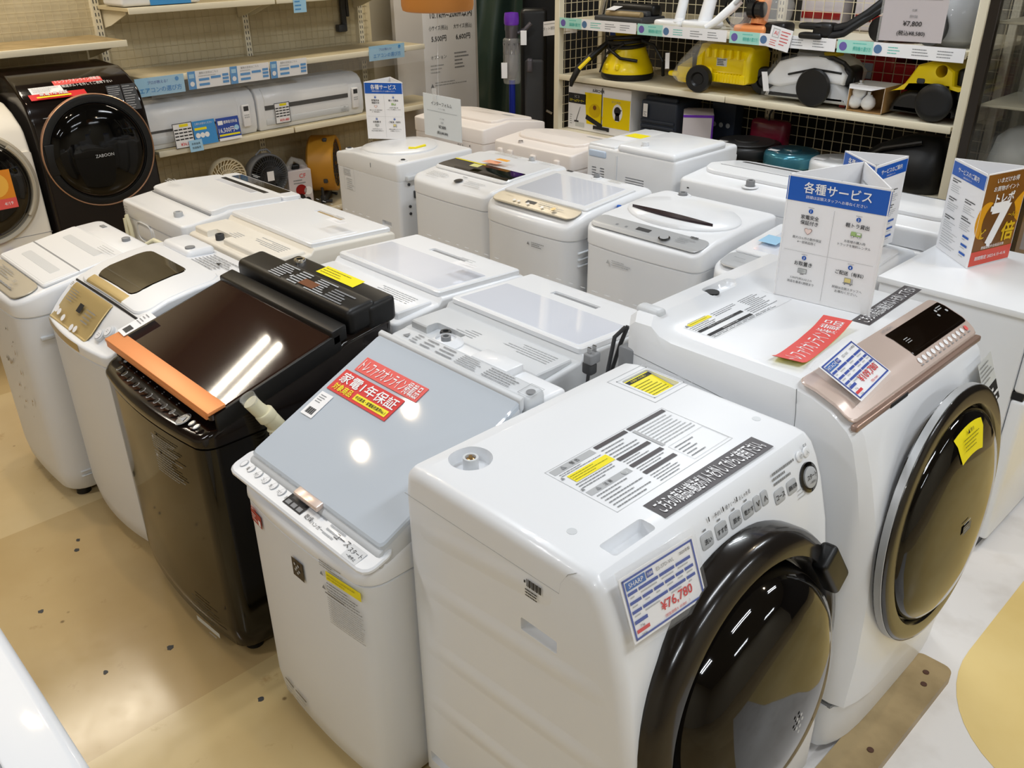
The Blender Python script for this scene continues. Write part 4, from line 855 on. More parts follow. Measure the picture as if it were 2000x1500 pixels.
l = sheet(zt, -.265, .265, .12, .47, .010, white, 'lid', m, r=.012); sheet(zt, -.22, .23, .15, .44, .0115, whiteglass, 'lid_window', l, r=.006)
inlet(m, -.03, .525, .905, mgrey, .014, .02, white)
mb, a = topart(zt, .53, 0, lift=.002); a.lines(.05, -.02, .16, .02, 3, beigegold, .4); a.rect(-.24, .0, -.2, .018, dgrey); mb.build('warning_print', m)
mb = MB(blue); mb.cyl((.282, .30, .845), (.31, .30, .85), .016); mb.cyl((.30, .30, .85), (.305, .30, .88), .012); mb.build('drain_cap', m)
for i in range(3): MB(offw).rbox(.278, .291, .05, .28, .70 - i * .03, .712 - i * .03, .004).build('side_rib', m)
mb = MB(ink); a = Art(mb, (.06, -.020, .72), (1, 0, 0), UP); a.tri(-.02, .0, .008, inkg); a.lines(0, -.014, .10, .012, 3, inkg, .4); mb.build('front_print', m)
zt = [(0, .850), (.03, .866), (.12, .885), (.45, .905), (.58, .90)]
m = rear('white top-loading washer with a purple-black slot across an oval lid, behind the tall service sign', -2.165, .60, 2.80, zt, white_matte, .018, .02, .05)
sheet(zt, -.285, .285, .012, .105, .003, silver, 'control_panel', m, r=.03)
mb, a = topart(zt, .06, 0, lift=.004); a.rect(-.06, -.008, .01, .016, dgrey); a.disc(.10, -.02, .026, chrome, 1, 24, .022); a.disc(.10, -.02, .02, silver, 2, 24, .017)
for u in (-.16, -.11): a.rect(u - .006, -.012, u + .006, .0, inkg)
a.lines(.15, -.02, .24, .02, 3, inkg, .3); a.lines(.19, .03, .25, .045, 1, ink, .7); mb.build('panel_print', m)
ld = MB(white); ld.w = lambda p: Vector((p.x, (p.y - .30) * .62 + .30, p.z + interp(zt, (p.y - .30) * .62 + .30))); ld.lathe([(.272, -.01), (.272, .006), (.258, .016), (.15, .022), (0, .024)], (0, .30, 0), n=48); l = ld.build('lid', m)
gp_ = [(-.21 + .42 * i / 14, .215 + .0 - .028 * (1 - ((i - 7) / 7) ** 2)) for i in range(15)] + [(.21 - .42 * i / 14, .215 + .012 * (1 - ((i - 7) / 7) ** 2)) for i in range(15)]
mb = MB(mat('plum_black', '#2a1a1f', .2)); mb.w = lambda p: Vector((p.x, p.y, p.z + interp(zt, p.y))); mb.prism(gp_, (0, 0, .012), (1, 0, 0), (0, 1, 0), .016); mb.build('lid_slot', l)
inlet(m, -.17, .53, .90, mgrey, .02, .014, white)
mb = MB(ink); a = Art(mb, (0, -.021, .73), (1, 0, 0), UP); a.tri(-.14, .0, .010, inkl); a.lines(-.12, -.014, .0, .014, 3, inkl, .4); mb.build('front_print', m)
mb = MB(ink); a = Art(mb, (.3005, .15, .70), (0, 1, 0), UP); a.lines(.0, -.1, .12, .06, 9, inkl, .3); mb.build('side_print', m)
zt = [(0, .815), (.03, .835), (.12, .855), (.45, .885), (.58, .88)]
m = rear('white top-loading washer with a silver corner panel, half hidden behind the tall service sign', -1.545, .56, 2.82, zt, white_matte, .025, .02, .06)
sheet(zt, -.26, .26, .02, .12, .004, silver, 'control_panel', m, r=.03); mb, a = topart(zt, .07, 0, lift=.005); a.text('Panasonic', -.19, .0, .009, inkg); mb.build('panel_print', m)
l = sheet(zt, -.255, .255, .13, .47, .010, white, 'lid', m, r=.012); sheet(zt, -.20, .20, .16, .42, .0115, whiteglass, 'lid_window', l, r=.006)
mb, a = topart(zt, .25, -.15, lift=.012); a.rect(-.06, -.03, .02, .05, skyblue, 1); mb.build('blue_sticker', l)
inlet(m, .0, .53, .882, mgrey, .014, .016, white)

# ------------------------------------------------------------------ far row, backs to the camera
def far(label, X, w, Y, z, m=white, d=.52, rf=.05, er=.02):
    zt = [(0, z - .03), (.03, z - .02), (.3, z + .015), (.47, z), (d, z - .005)]
    t = washer(label, X, Y + d, PI, w, d, zt, z - .09, cab=m, top=m, rf=rf, rb=.02, bul=.01, er=er, toe=.03, grp='washers in the far row'); return t, zt
t, zt = far('cream top-loading washer with a domed lid at the back, behind the grey price plate', -4.125, .64, 3.43, .985, pinkwhite, .52, .03, .009)
l = sheet(zt, -.28, .28, .05, .40, .014, pinkwhite, 'lid', t, r=.06); mb, a = topart(zt, .25, 0, lift=.015); a.lines(-.1, -.05, .1, .02, 4, beigegold, .3); a.rect(-.2, -.1, -.12, -.06, lgrey); mb.build('lid_print', l)
mb = MB(ink); a = Art(mb, (0, .5225, .88), (-1, 0, 0), UP); a.text('2U', .12, -.02, .03, inkg); a.rect(.20, -.01, .206, .0, ink); mb.build('back_print', t)
mb = MB(lgrey); mb.rbox(-.324, -.316, .1, .16, .88, .9, .003); mb.build('side_vent', t)
t, zt = far('cream top-loading washer with ribbed back corners, right of the domed-lid one', -3.44, .60, 3.45, .94, pinkwhite, .52, .04, .010)
l = sheet(zt, -.26, .26, .05, .41, .014, pinkwhite, 'lid', t, r=.10); mb, a = topart(zt, .28, 0, lift=.015); a.frame(-.03, -.04, .12, .03, .002, lgrey); a.rect(-.2, -.15, -.08, -.12, lgrey); mb.build('lid_print', l)
for x in (.24, .16, -.02, -.20): MB(pinkwhite).rbox(x - .022, x + .022, .50, .535, .72, .90, .01).build('back_rib', t); inlet(t, .12, .48, .925, pinkwhite, .014, .02, pinkwhite)
t = thing('washing_machine', 'pale twin-tub style washer showing its vented back, in the middle of the far row', 'washing machine', (-2.795, 4.04, 0), PI, 'washers in the far row')
b = MB(white).rbox(-.285, .285, 0, .54, .035, 1.0, .02, 4).build('cabinet', t); feet(t, .5, .5)
c = MB(dgrey)
for col in range(2):
    for r_ in range(8): c.rbox(.215 - col * .055, .245 - col * .055, .52, .56, .885 - r_ * .014, .892 - r_ * .014, .001, 1)
cut(b, c)
c = MB(offw)
for r_ in range(7): c.rbox(-.10, .02, .52, .56, .868 - r_ * .013, .874 - r_ * .013, .001, 1)
cut(b, c)
MB(mat('pale_blue_grip', '#c3d2e6', .4)).rbox(.15, .265, .535, .548, .945, .98, .008, 3).build('back_grip', t)
mb = MB(white); mb.rbox(-.28, .08, .10, .545, .99, 1.03, .02, 4); mb.rbox(.10, .28, .06, .53, .985, 1.01, .01, 3); mb.build('lid', t)
mb = MB(white_matte); mb.rbox(.075, .085, .535, .545, .04, .97, .003); mb.cyl((-.05, .48, 1.028), (-.05, .48, 1.05), .018); mb.build('back_fitting', t)
mb = MB(yellow); a = Art(mb, (.2, .2, 1.01), (1, 0, 0), (0, 1, 0)); a.rect(-.07, .0, .04, .09, yellow); a.rect(-.06, .1, .06, .2, paper); sub_label(mb.build('top_sticker', t), 'yellow sticker')
t, zt = far('white top-loading washer with a pressed back panel, behind the oval-lid washer', -2.155, .60, 3.46, .95, white)
l = sheet(zt, -.27, .27, .03, .40, .018, white, 'lid', t, r=.08); sheet(zt, -.22, .22, .08, .12, .0195, dgrey, 'lid_handle', l, r=.006); sheet(zt, -.20, .22, .30, .31, .0195, seam, 'lid_crease', l, r=.003)
inlet(t, -.055, .47, .95, mgrey, .02, .028, white)
mb = MB(white); pts = [(.27, .80), (.20, .80), (.17, .83), (.11, .83), (.08, .79), (.02, .79), (-.02, .84), (-.12, .84), (-.16, .80), (-.26, .80)]
mb.tube([(x, .523, z) for x, z in pts], .007, 6); mb.rbox(-.27, .27, .515, .53, .5, .76, .01); mb.rbox(.0, .14, .515, .528, .80, .86, .01); mb.build('back_panel', t); MB(black).rbox(.24, .25, .518, .524, .90, .905, .001, 1).build('back_slot', t)
mb = MB(dgrey); mb.tube([(.0, .53, .72), (.03, .55, .7), (.06, .53, .68)], .006, 6); mb.build('cord_end', t)
t, zt = far('white top-loading washer with a stepped back, between the folded signs', -1.53, .60, 3.50, .93, white)
l = sheet(zt, -.27, .27, .03, .40, .018, white, 'lid', t, r=.05); sheet(zt, -.24, .24, .04, .06, .0195, dgrey, 'lid_handle', l, r=.006)
mb = MB(white); mb.rbox(-.1, .28, .50, .535, .70, .88, .01); mb.rbox(-.26, -.14, .50, .545, .62, .84, .012); mb.use(black).rbox(-.15, -.13, .53, .54, .80, .81, .002, 1); mb.build('back_panel', t)

# ------------------------------------------------------------------ folded service signs
def tri_sign(label, B, zt0, h, faces, top_white=True):
    """B: three floor points (counter-clockwise seen from above), standing at zt0, height h"""
    cx = sum(b[0] for b in B) / 3; cy = sum(b[1] for b in B) / 3
    t = thing('folded_sign', label, 'sign', (cx, cy, zt0), 0, 'folded service signs on the machines')
    for i in range(3):
        p, q = Vector((B[i][0] - cx, B[i][1] - cy, 0)), Vector((B[(i + 1) % 3][0] - cx, B[(i + 1) % 3][1] - cy, 0))
        U = (q - p).normalized(); w_ = (q - p).length; N = U.cross(Vector(UP))
        mb = MB(paper); mb.prism([(0, 0), (w_, 0), (w_, h), (0, h)], p - N * .004, U, UP, .004)
        a = Art(mb, p + N * .0004, U, UP, .0005); faces[i](a, w_, h) if faces[i] else None
        b_ = Art(mb, q - N * .0044, -U, UP, .0005); b_.rect(.012, .012, w_ - .012, h - .012, paper, 0); b_.lines(.03, h * .5, w_ - .03, h * .9, 6, inkl, .25, 1)
        mb.build('sign_panel', t)
    return t
def service(a, w_, h):
    a.rect(.0, h * .80, w_, h * .985, blue, 0); a.text('各種サービス', w_ / 2, h * .915, h * .085, paper, 'c', w_ * .66, .014); a.text('詳細は店頭スタッフへお尋ねください', w_ / 2, h * .843, h * .026, paper, 'c', w_ * .6)
    a.rect(w_ * .5 - .0004, .03 * h, w_ * .5 + .0004, h * .77, inkl, 0); a.rect(.05 * w_, h * .40, w_ * .95, h * .402, inkl, 0)
    for (u, v, n, l1, l2, s1, s2) in ((.27, .735, '1', '家電安全', '保証付き', '最大12ヵ月の動作保証', '※一部商品除く'), (.74, .735, '2', '軽トラ貸出', '', 'お客様の購入時', 'トラックを無料レンタル'), (.27, .355, '3', 'お取置き', '', '5,000円(税込)以上の', '商品を最長1週間まで'), (.74, .355, '4', 'ご配送（有料）', '', '詳細は店頭スタッフへ', 'お尋ねください。')):
        U, V_ = u * w_, v * h; a.disc(U, V_, .018 * h, blue, 1, 16); a.text(n, U, V_, .02 * h, paper, 'c', None, .01); a.rect(U - .03 * w_, V_ + .026 * h, U + .03 * w_, V_ + .029 * h, inkg, 1)
        k = V_ - .05 * h; a.text(l1, U, k, .034 * h, ink, 'c', w_ * .36, .012)
        if l2: k -= .044 * h; a.text(l2, U, k, .034 * h, ink, 'c', w_ * .36, .012)
        k -= .065 * h; s_ = .028 * h
        if n == '1':
            hp = [(U + s_ * 1.1 * math.sin(t) ** 3, k + s_ * (.9 * math.cos(t) - .35 * math.cos(2 * t) - .15 * math.cos(3 * t))) for t in [2 * PI * i / 30 for i in range(30)]]
            a.poly(hp, mat('heart_outline', '#8a6a66', .6) if 'heart_outline' not in MATS else MATS['heart_outline'], 1); a.poly([(U + (x - U) * .86, k + (y - k) * .86) for x, y in hp], MATS.get('heart_fill') or mat('heart_fill', '#eed9d2', .6), 2)
        elif n == '2':
            g1 = MATS.get('truck_green') or mat('truck_green', '#9fbf7a', .6); a.rect(U - s_ * 1.5, k - s_ * .6, U + s_ * 1.5, k + .3 * s_, inkg, 1); a.rect(U - s_ * 1.4, k - s_ * .5, U - .1 * s_, k + .7 * s_, g1, 2); a.rect(U, k - s_ * .5, U + s_ * 1.4, k + .6 * s_, g1, 2); a.rect(U + .2 * s_, k, U + s_ * 1.2, k + .5 * s_, paper, 3)
            for q in (-.9, .9): a.disc(U + q * s_, k - .7 * s_, .32 * s_, inkg, 3, 12); a.disc(U + q * s_, k - .7 * s_, .2 * s_, paper, 4, 12)
        elif n == '3':
            a.rect(U - s_ * 1.3, k - .5 * s_, U + s_ * 1.3, k + .9 * s_, inkg, 1); a.rect(U - s_ * 1.15, k - .35 * s_, U + s_ * 1.15, k + .75 * s_, greypaper, 2); a.lines(U - s_, k - .2 * s_, U + s_ * 1.1, k + .6 * s_, 3, inkg, .4, 3); a.rect(U - .5 * s_, k - .9 * s_, U + .5 * s_, k - .7 * s_, inkg, 1)
        else:
            a.rect(U - s_ * 1.1, k - .4 * s_, U + s_ * .8, k + s_, inkg, 1); a.rect(U - s_ * 1.0, k - .3 * s_, U + s_ * .7, k + .9 * s_, MATS.get('parcel_yellow') or mat('parcel_yellow', '#dfcf86', .6), 2); a.rect(U - s_ * 1.4, k - .7 * s_, U + s_ * 1.4, k - .5 * s_, inkg, 1); a.rect(U + s_ * 1.1, k - .6 * s_, U + s_ * 1.25, k + s_, inkg, 1)
            for q in (-.8, .8): a.disc(U + q * s_, k - .85 * s_, .2 * s_, inkg, 2, 10)
        k -= .062 * h; a.text(s1, U, k, .022 * h, inkg if n == '' else ink, 'c', w_ * .38); a.text(s2, U, k - .032 * h, .022 * h, ink, 'c', w_ * .38)
def guide(a, w_, h):
    a.rect(0, h * .83, w_, h * .975, blue, 0); a.text('サービスのご案内', w_ / 2, h * .91, h * .055, paper, 'c', w_ * .7, .01); a.text('詳細は店頭スタッフへ', w_ / 2, h * .855, h * .018, paper, 'c')
    for k, (u, v) in enumerate(((.08, .76), (.08, .56), (.55, .62), (.08, .36), (.55, .44))): a.lines(w_ * u, h * v, w_ * (u + .3), h * (v + .05), 2, ink, .45, 1); a.lines(w_ * u, h * (v - .10), w_ * (u + .36), h * (v - .01), 4, inkl, .3, 1)
    for k in range(3): a.rect(w_ * .70, h * (.10 + .09 * k), w_ * .88, h * (.125 + .09 * k), blue, 1); a.lines(w_ * .70, h * (.07 + .09 * k), w_ * .85, h * (.09 + .09 * k), 1, inkl, .4)
    a.lines(w_ * .08, h * .05, w_ * .6, h * .25, 7, inkl, .25)
bronze = mat('poster_bronze', '#8a5a1c', .4, noise=('#6f4312', 3, .35, .7)); amber = mat('poster_gold', '#d99a17', .4); posred = mat('poster_red', '#cf4a3a', .4); goldtxt = mat('poster_yellow_text', '#d8b21e', .4); brown2 = mat('poster_brown', '#6a4214', .4)
def poster(a, w_, h):
    a.rect(.004, .004, w_ - .004, h - .004, bronze, 0); a.disc(.05 * w_ + .03, .50 * h, .16 * h, amber, 1, 28, .2 * h); a.poly([(w_ - .004 - .22 * w_ * math.sin(PI * i / 16), .42 * h + .34 * h * i / 16) for i in range(17)], amber, 1)
    a.disc(.5 * w_, .47 * h, .26 * h, brown2, 2, 28); a.rect(.004, .004, w_ - .004, .17 * h, posred, 2)
    a.text('いまだけお得', .5 * w_, .915 * h, .055 * h, paper, 'c', .7 * w_, .005, 3); a.text('お買物ポイント', .5 * w_, .83 * h, .055 * h, paper, 'c', .75 * w_, .005, 3); a.text('トレポ', .52 * w_, .725 * h, .10 * h, paper, 'c', .62 * w_, .03, 3)
    a.text('7', .48 * w_, .44 * h, .42 * h, paper, 'c', .55 * w_, .05, 4); a.text('ど', .17 * w_, .36 * h, .10 * h, goldtxt, 'c', None, .02, 5); a.text('〜んと', .82 * w_, .52 * h, .05 * h, goldtxt, 'c', .3 * w_, .02, 5); a.text('倍', .78 * w_, .34 * h, .20 * h, goldtxt, 'c', None, .03, 5)
    a.text('開催期間中全商品対象', .5 * w_, .20 * h, .035 * h, paper, 'c', .7 * w_, 0, 3); a.text('期間限定 2023.4.15~4.16', .5 * w_, .09 * h, .045 * h, paper, 'c', .85 * w_, .005, 3)
tri_sign('largest folded service sign, standing on the rose gold drum washer', [(-1.186, 2.174), (-.914, 2.206), (-1.105, 2.44)], 1.063, .345, [service, guide, service])
tri_sign('folded sign with an orange seven-times points poster on the low refrigerator', [(-1.205, 3.395), (-1.025, 3.225), (-.963, 3.445)], .908, .335, [guide, poster, service])
tri_sign('folded service sign partly hidden behind the largest sign', [(-1.372, 3.13), (-1.362, 3.37), (-1.575, 3.29)], .895, .335, [guide, service, service])
tri_sign('folded service sign on the leftmost washer of the rear row', [(-4.325, 3.00), (-4.145, 3.135), (-4.37, 3.22)], .925, .315, [service, guide, service])
# ------------------------------------------------------------------ left gondola shelving (local x along the shelf, y towards the wall)
GA = PI / 2 + math.radians(3.0); GO = Vector((-5.42, 2.2, 0))
def gw(x, y, z): c, s = math.cos(GA), math.sin(GA); return (GO.x + c * x - s * y, GO.y + s * x + c * y, z)
def gthing(name, label, cat, x, y, z, group=None, r=0.0): return thing(name, label, cat, gw(x, y, z), GA + r, group)
GON = gthing('gondola_shelving', 'beige steel gondola shelving along the left wall holding air conditioners', 'shelving', 0, 0, 0)
bp_ = MB(beige); bp_.box(-2.2, 2.10, .47, .50, .05, 2.6); bp_.build('back_panel', GON)
mb = MB(meshw)
for i in range(86): 
    x = -2.2 + i * .05; mb.box(x - .0008, x + .0008, .462, .464, .1, 2.5)
for i in range(48): mb.box(-2.2, 2.07, .460, .463, .1 + i * .05 - .0008, .1 + i * .05 + .0008)
mb.build('wire_grid', GON)
for x in (-.95, .0, 1.0, 1.98):
    u = MB(beigelip); u.box(x - .022, x + .022, .435, .475, .03, 2.6); uo = u.build('upright', GON)
    s_ = MB(dgrey)
    for i in range(66): s_.box(x - .012, x - .007, .4335, .436, .15 + i * .036, .17 + i * .036); s_.box(x + .007, x + .012, .4335, .436, .15 + i * .036, .17 + i * .036)
    s_.build('slot', uo)
def shelf(root, x0, x1, z, d0=.0, d1=.455, lip=beigelip, top=beige, br=True, name='shelf'):
    mb = MB(top); mb.rbox(x0, x1, d0 + .004, d1, z - .022, z, .003, 1); s_ = mb.build(name, root)
    MB(lip).rbox(x0, x1, d0 - .006, d0 + .006, z - .034, z + .002, .004, 2).build('shelf_lip', s_)
    if br:
        for x in (x0 + .03, x1 - .03):
            MB(lip).prism([(d1, z - .024), (d0 + .10, z - .024), (d0 + .10, z - .04), (d1 - .1, z - .11), (d1, z - .13)], (x - .003, 0, 0), (0, 1, 0), UP, .005).build('bracket', s_)
for x0, x1 in ((.01, .99), (1.0, 1.97), (1.98, 2.42)): shelf(GON, x0, x1, .805); shelf(GON, x0, min(x1, 2.22), 1.235, .0, .44)
for x0, x1 in ((.01, .99), (1.0, 1.97)): shelf(GON, x0, x1, .20, .0)
shelf(GON, .01, .99, 1.615, .04); shelf(GON, 1.0, 1.97, 1.615, .04)
shelf(GON, -1.9, -.06, 1.455, -.02, .45, beigelip, khaki)
mb = MB(beige); mb.rbox(.01, 1.97, .06, .09, .02, .17, .003, 1); mb.build('kick_plate', GON)

def aircon(x, w, label, sz, st, remote=True):
    t = gthing('air_conditioner', label, 'air conditioner', x, .045, .808, 'wall air conditioner units on the shelf'); h = .285
    prof = [(.02, .0), (.004, .03), (.0, .08), (.0, .20), (.018, .245), (.05, .272), (.10, h), (.24, h), (.24, 0)]
    MB(white).xloft(prof, 0, w, .014, 4).build('casing', t)
    fp = MB(white); fp.xloft([(-.006, sz + st), (-.008, .20), (.010, .243), (.03, .262), (.034, .26), (.02, .24), (.004, .20), (.004, sz + st)], .05, w - .14, .004, 2); fp.build('front_panel', t)
    MB(blackgasket).rbox(.05, w - .14, -.004, .01, sz, sz + st, .002, 1).build('air_slot', t)
    fl = MB(offw); fl.rbox(.05, w - .14, -.004, .012, .03, .072, .006, 2); fl.build('flap', t)
    lv = MB(lgrey); 
    for i in range(8): lv.rbox(.04, w - .04, .09 + i * .018, .098 + i * .018, h - .002, h + .002, .001, 1)
    lv.build('grille', t)
    if remote:
        rm = MB(paper); rm.rbox(w - .115, w - .06, -.022, -.004, .05, .19, .006, 3); r_ = rm.build('remote_control', t)
        a_ = MB(ink); a = Art(a_, (w - .0875, -.0222, .12), (1, 0, 0), UP); a.rect(-.018, .03, .018, .06, dgrey)
        for i in range(6): a.rect(-.018 + (i % 3) * .013, .0 - (i // 3) * .014, -.008 + (i % 3) * .013, .008 - (i // 3) * .014, lgrey)
        a_.build('remote_button', r_)
    fi = MB(thin); fi.xloft([(-.012, .075), (-.014, .2), (.008, .25), (.03, .27), (.026, .27), (.004, .25), (-.013, .2), (-.011, .075)], .04, w - .1, .003, 2); fi.build('protective_film', t)
    mb = MB(ink); a = Art(mb, (w - .2, -.004, .03), (1, 0, 0), UP, .003); a.frame(-.02, .0, .05, .05, .001, inkl); a.text('注意', .012, .04, .008, ink); a.lines(-.015, .004, .045, .03, 4, inkg, .3); mb.build('rating_label', t); return t
aircon(-.11, .86, 'wall air conditioner with remote control and blue price leaflets, left one on the shelf', .098, .016)
aircon(.765, .88, 'wall air conditioner with a black air slot, right one on the shelf', .128, .03)
def card(label, name, x, y, z, w, h, art, cat='price card', th=.0015, m=paper, lean=.12, grp=None):
    t = gthing(name, label, cat, x, y, z, grp); V_ = Vector((0, lean, 1)).normalized(); mb = MB(m); mb.prism([(0, 0), (w, 0), (w, h), (0, h)], (0, 0, 0), (1, 0, 0), V_, th) 
    N = Vector((1, 0, 0)).cross(V_); mb2 = Art(mb, N * (th + .0), (1, 0, 0), V_, .0006); art(mb2, w, h); mb.build('card_sheet', t); return t
def tags(a, w, h, price, red_=True):
    a.frame(0, 0, w, h, .004, ink, 0); a.rect(w * .35, h * .84, w * .8, h * .95, yellow, 1)
    for r_ in range(4):
        for c_ in range(4): a.rect(w * (.06 + .23 * c_), h * (.72 - .13 * r_), w * (.25 + .23 * c_), h * (.77 - .13 * r_), ink, 1)
    a.text(price, w * .58, h * .15, h * .14, redink, 'c', w * .7, .01)
card('black-framed price card for the left air conditioner, at its lower left', 'price_card', .12, -.018, .806, .13, .15, lambda a, w, h: tags(a, w, h, '¥36,080'), lean=.05)
card('black-framed 29,480 yen price card on the right air conditioner', 'price_card', .88, .033, .84, .12, .135, lambda a, w, h: tags(a, w, h, '¥29,480'), lean=.0)
def lb_(a, w, h):
    a.rect(0, 0, w, h, midblue, 0); a.rect(.01, h * .62, w * .6, h * .72, yellow, 1)
    for k in range(3): a.disc(w * (.17 + .2 * k), h * .4, h * .11, paper, 1, 16)
    a.text('工事もお任せください', w / 2, h * .88, h * .09, paper, 'c', w * .8)
card('sky blue installation leaflet leaning on the left air conditioner', 'leaflet', .255, -.018, .806, .155, .145, lb_, 'leaflet', m=midblue)
def lc_(a, w, h):
    a.rect(0, 0, w, h, navy, 0); a.rect(.0, .0, w, h * .12, paper, 1); a.text('標準取付料金', w * .62, h * .8, h * .14, paper, 'c', w * .62, .01); a.rect(w * .06, h * .7, w * .28, h * .88, paper, 1); a.text('16,500円~', w * .45, h * .45, h * .24, paper, 'c', w * .8, .012); a.rect(w * .04, h * .2, w * .96, h * .28, yellow, 1); a.disc(w * .85, h * .5, h * .12, skyblue, 1)
card('dark blue 16,500 yen fitting-fee card in front of the left air conditioner', 'price_card', .42, -.018, .806, .16, .14, lc_, m=navy)
card('small pale blue tag on the air conditioner shelf lip', 'price_card', .205, -.03, .775, .09, .07, lambda a, w, h: (a.text('共用金具', w / 2, h * .68, h * .2, ink), a.text('別途販売', w / 2, h * .34, h * .2, ink)), m=skyblue)
def ac_head(a, w, h): a.text('プロが教える！', w * .45, h * .72, h * .18, navy, 'c', w * .6); a.disc(w * .85, h * .78, h * .12, midblue, 1); a.text('エアコンの選び方', w * .5, h * .32, h * .30, midblue, 'c', w * .92, .012)
def ac_info(a, w, h):
    a.rect(0, 0, w * .18, h, midblue, 0); a.disc(w * .09, h * .3, h * .14, paper, 1); a.rect(w * .03, h * .62, w * .15, h * .85, skyblue, 1); a.text('畳数の目安はこちら', w * .5, h * .86, h * .13, inkg, 'c', w * .5)
    for u0, u1, v in ((.25, .5, .42), (.54, .78, .48), (.25, .5, .14), (.82, .97, .14), (.82, .97, .34), (.82, .97, .54)): a.rect(w * u0, h * v, w * u1, h * (v + .14), midblue, 1)
    a.lines(w * .25, h * .64, w * .75, h * .74, 1, inkl, .5)
card('pale blue how-to-choose strip at the left end of the upper shelf', 'shelf_card', -.06, -.010, 1.135, .31, .105, ac_head, 'shelf card', m=skyblue, lean=-.05)
for k, (x, lab) in enumerate(((.275, 'white and blue information strip next to the left how-to-choose strip'), (.565, 'white and blue information strip, middle of the three on the upper shelf'), (.86, 'white and blue information strip, right of the three on the upper shelf'))):
    card(lab, 'shelf_card', x, -.010, 1.140, .285, .105, ac_info, 'shelf card', lean=-.05, grp='information strips on the upper shelf')
card('pale blue how-to-choose strip at the right end of the upper shelf', 'shelf_card', 1.68, -.010, 1.165, .33, .10, ac_head, 'shelf card', m=skyblue, lean=-.05)
t = gthing('price_rail', 'clear plastic rail along the upper shelf edge', 'price rail', 0, 0, 1.235); MB(thin).rbox(.02, 2.2, -.0245, -.0225, -.115, .01, .001, 1).build('rail_strip', t)
t = gthing('air_conditioner', 'white unit with a blue label on the topmost shelf, cut by the upper edge', 'air conditioner', -.0, .08, 1.618); mb = MB(white); mb.rbox(.0, .50, 0, .25, 0, .25, .02, 3); mb.build('casing', t); mb = MB(midblue); a = Art(mb, (.17, -.001, .0), (1, 0, 0), UP); a.rect(0, .002, .26, .1, midblue); mb.build('blue_label', t)
card('pale blue card below the top shelf at the upper edge of the view', 'shelf_card', 1.12, .03, 1.52, .1, .09, lambda a, w, h: a.lines(.01, .01, w - .01, h - .01, 3, midblue, .3), 'shelf card', m=skyblue, lean=-.05)
t = gthing('wall_hook', 'dark metal display bracket hanging on the wire grid', 'bracket', 1.82, .45, 1.33); mb = MB(dgrey); mb.rbox(-.02, .02, -.03, .0, 0, .35, .004, 1); mb.rbox(-.07, .0, -.05, .0, 0, .05, .006, 2); mb.rbox(.02, .04, -.04, .0, .1, .3, .004, 1); mb.build('bracket_arm', t)

# fans and box on the lowest shelf
def fan(label, x, z, r, y, cas, blades, grillm, name, rz, swirl=.0, nb=36, wide=.10, hubm=None):
    t = gthing(name, label, 'fan', x, y, .202, None, rz); zc = z - .202
    d = MB(cas); d.lathe([(0, wide * .85), (r * .5, wide * .85), (r * .86, wide * .6), (r * .9, .003), (r * .96, -.004), (r, .006), (r, wide * .4), (r * .9, wide * .8), (r * .55, wide), (0, wide)], (0, 0, zc), (0, 1, 0), 40); d.build('housing', t)
    bl = MB(blades)
    for i in range(5): a0 = 2 * PI * i / 5; bl.loft([[(q * r * math.cos(a0 + s_), yy, zc + q * r * math.sin(a0 + s_)) for s_, yy in ((-.4, .012), (0, .03), (.45, .05), (.45, .053), (0, .033), (-.4, .015))] for q in (.15, .5, .82)])
    bl.lathe([(r * .2, .01), (r * .2, wide * .8), (0, wide * .8)], (0, 0, zc), (0, 1, 0), 20); bl.build('fan_blade', t)
    g = MB(grillm)
    for i in range(nb):
        a0 = 2 * PI * i / nb; g.tube([(q * r * math.cos(a0 + swirl * (1 - q)), -.012 * (1 - q * q) - .004, zc + q * r * math.sin(a0 + swirl * (1 - q))) for q in (.16, .4, .65, .92)], .0022 if nb > 30 else .003, 5)
    for q in (.45, .7, .92): g.tube([(q * r * math.cos(2 * PI * i / 36), -.012 * (1 - q * q) - .004, zc + q * r * math.sin(2 * PI * i / 36)) for i in range(36)], .0018, 5, True)
    g.lathe([(.19 * r, .002), (.19 * r, -.004), (0, -.006)], (0, -.014, zc), (0, 1, 0), 20); g.build('grille', t)
    s_ = MB(cas); s_.rbox(-.075, .075, -.03, .12, 0, .025, .012, 3); s_.rbox(-.03, .03, .03, .07, .02, zc - r * .5, .01, 2); s_.build('stand', t); return t
fan('cream round fan with a swirling grille, on the lowest shelf', .49, .548, .125, .07, cream, mat('tan_blade', '#b9a374', .5), cream, 'circulator_fan', -.2, 1.1, 28)
t = fan('dark grey round fan with a white label on its hub, beside the cream fan', .79, .505, .145, .06, mgrey, black, dgrey, 'circulator_fan', -.1, .0, 44, .13)
mb = MB(paper); a = Art(mb, (.0, -.022, .30), (1, 0, 0), UP); a.rect(-.025, -.03, .025, .035, paper); mb.build('hub_label', t)
MB(mgrey).tube([(-.05, .06, .44), (-.02, .05, .47), (.03, .05, .47), (.06, .06, .44)], .006).build('carry_handle', t)
t = gthing('boxed_appliance', 'white and purple boxed appliance standing between the grey fan and the orange fan', 'box', 1.02, .04, .202, None, -.25)
MB(lilac).rbox(-.085, .085, 0, .16, 0, .30, .003, 1).build('carton', t); mb = MB(ink); a = Art(mb, (0, -.001, 0), (1, 0, 0), UP); a.rect(-.085, 0, .085, .015, purple); a.text('CF', .02, .26, .03, redink); a.disc(.0, .16, .04, redpl, 1); a.disc(-.01, .10, .035, ink, 1); a.disc(.04, .08, .025, ink, 1); a.disc(.05, .15, .03, paper, 1); a.lines(-.05, .2, .06, .24, 2, inkg, .4); mb.build('carton_print', t)
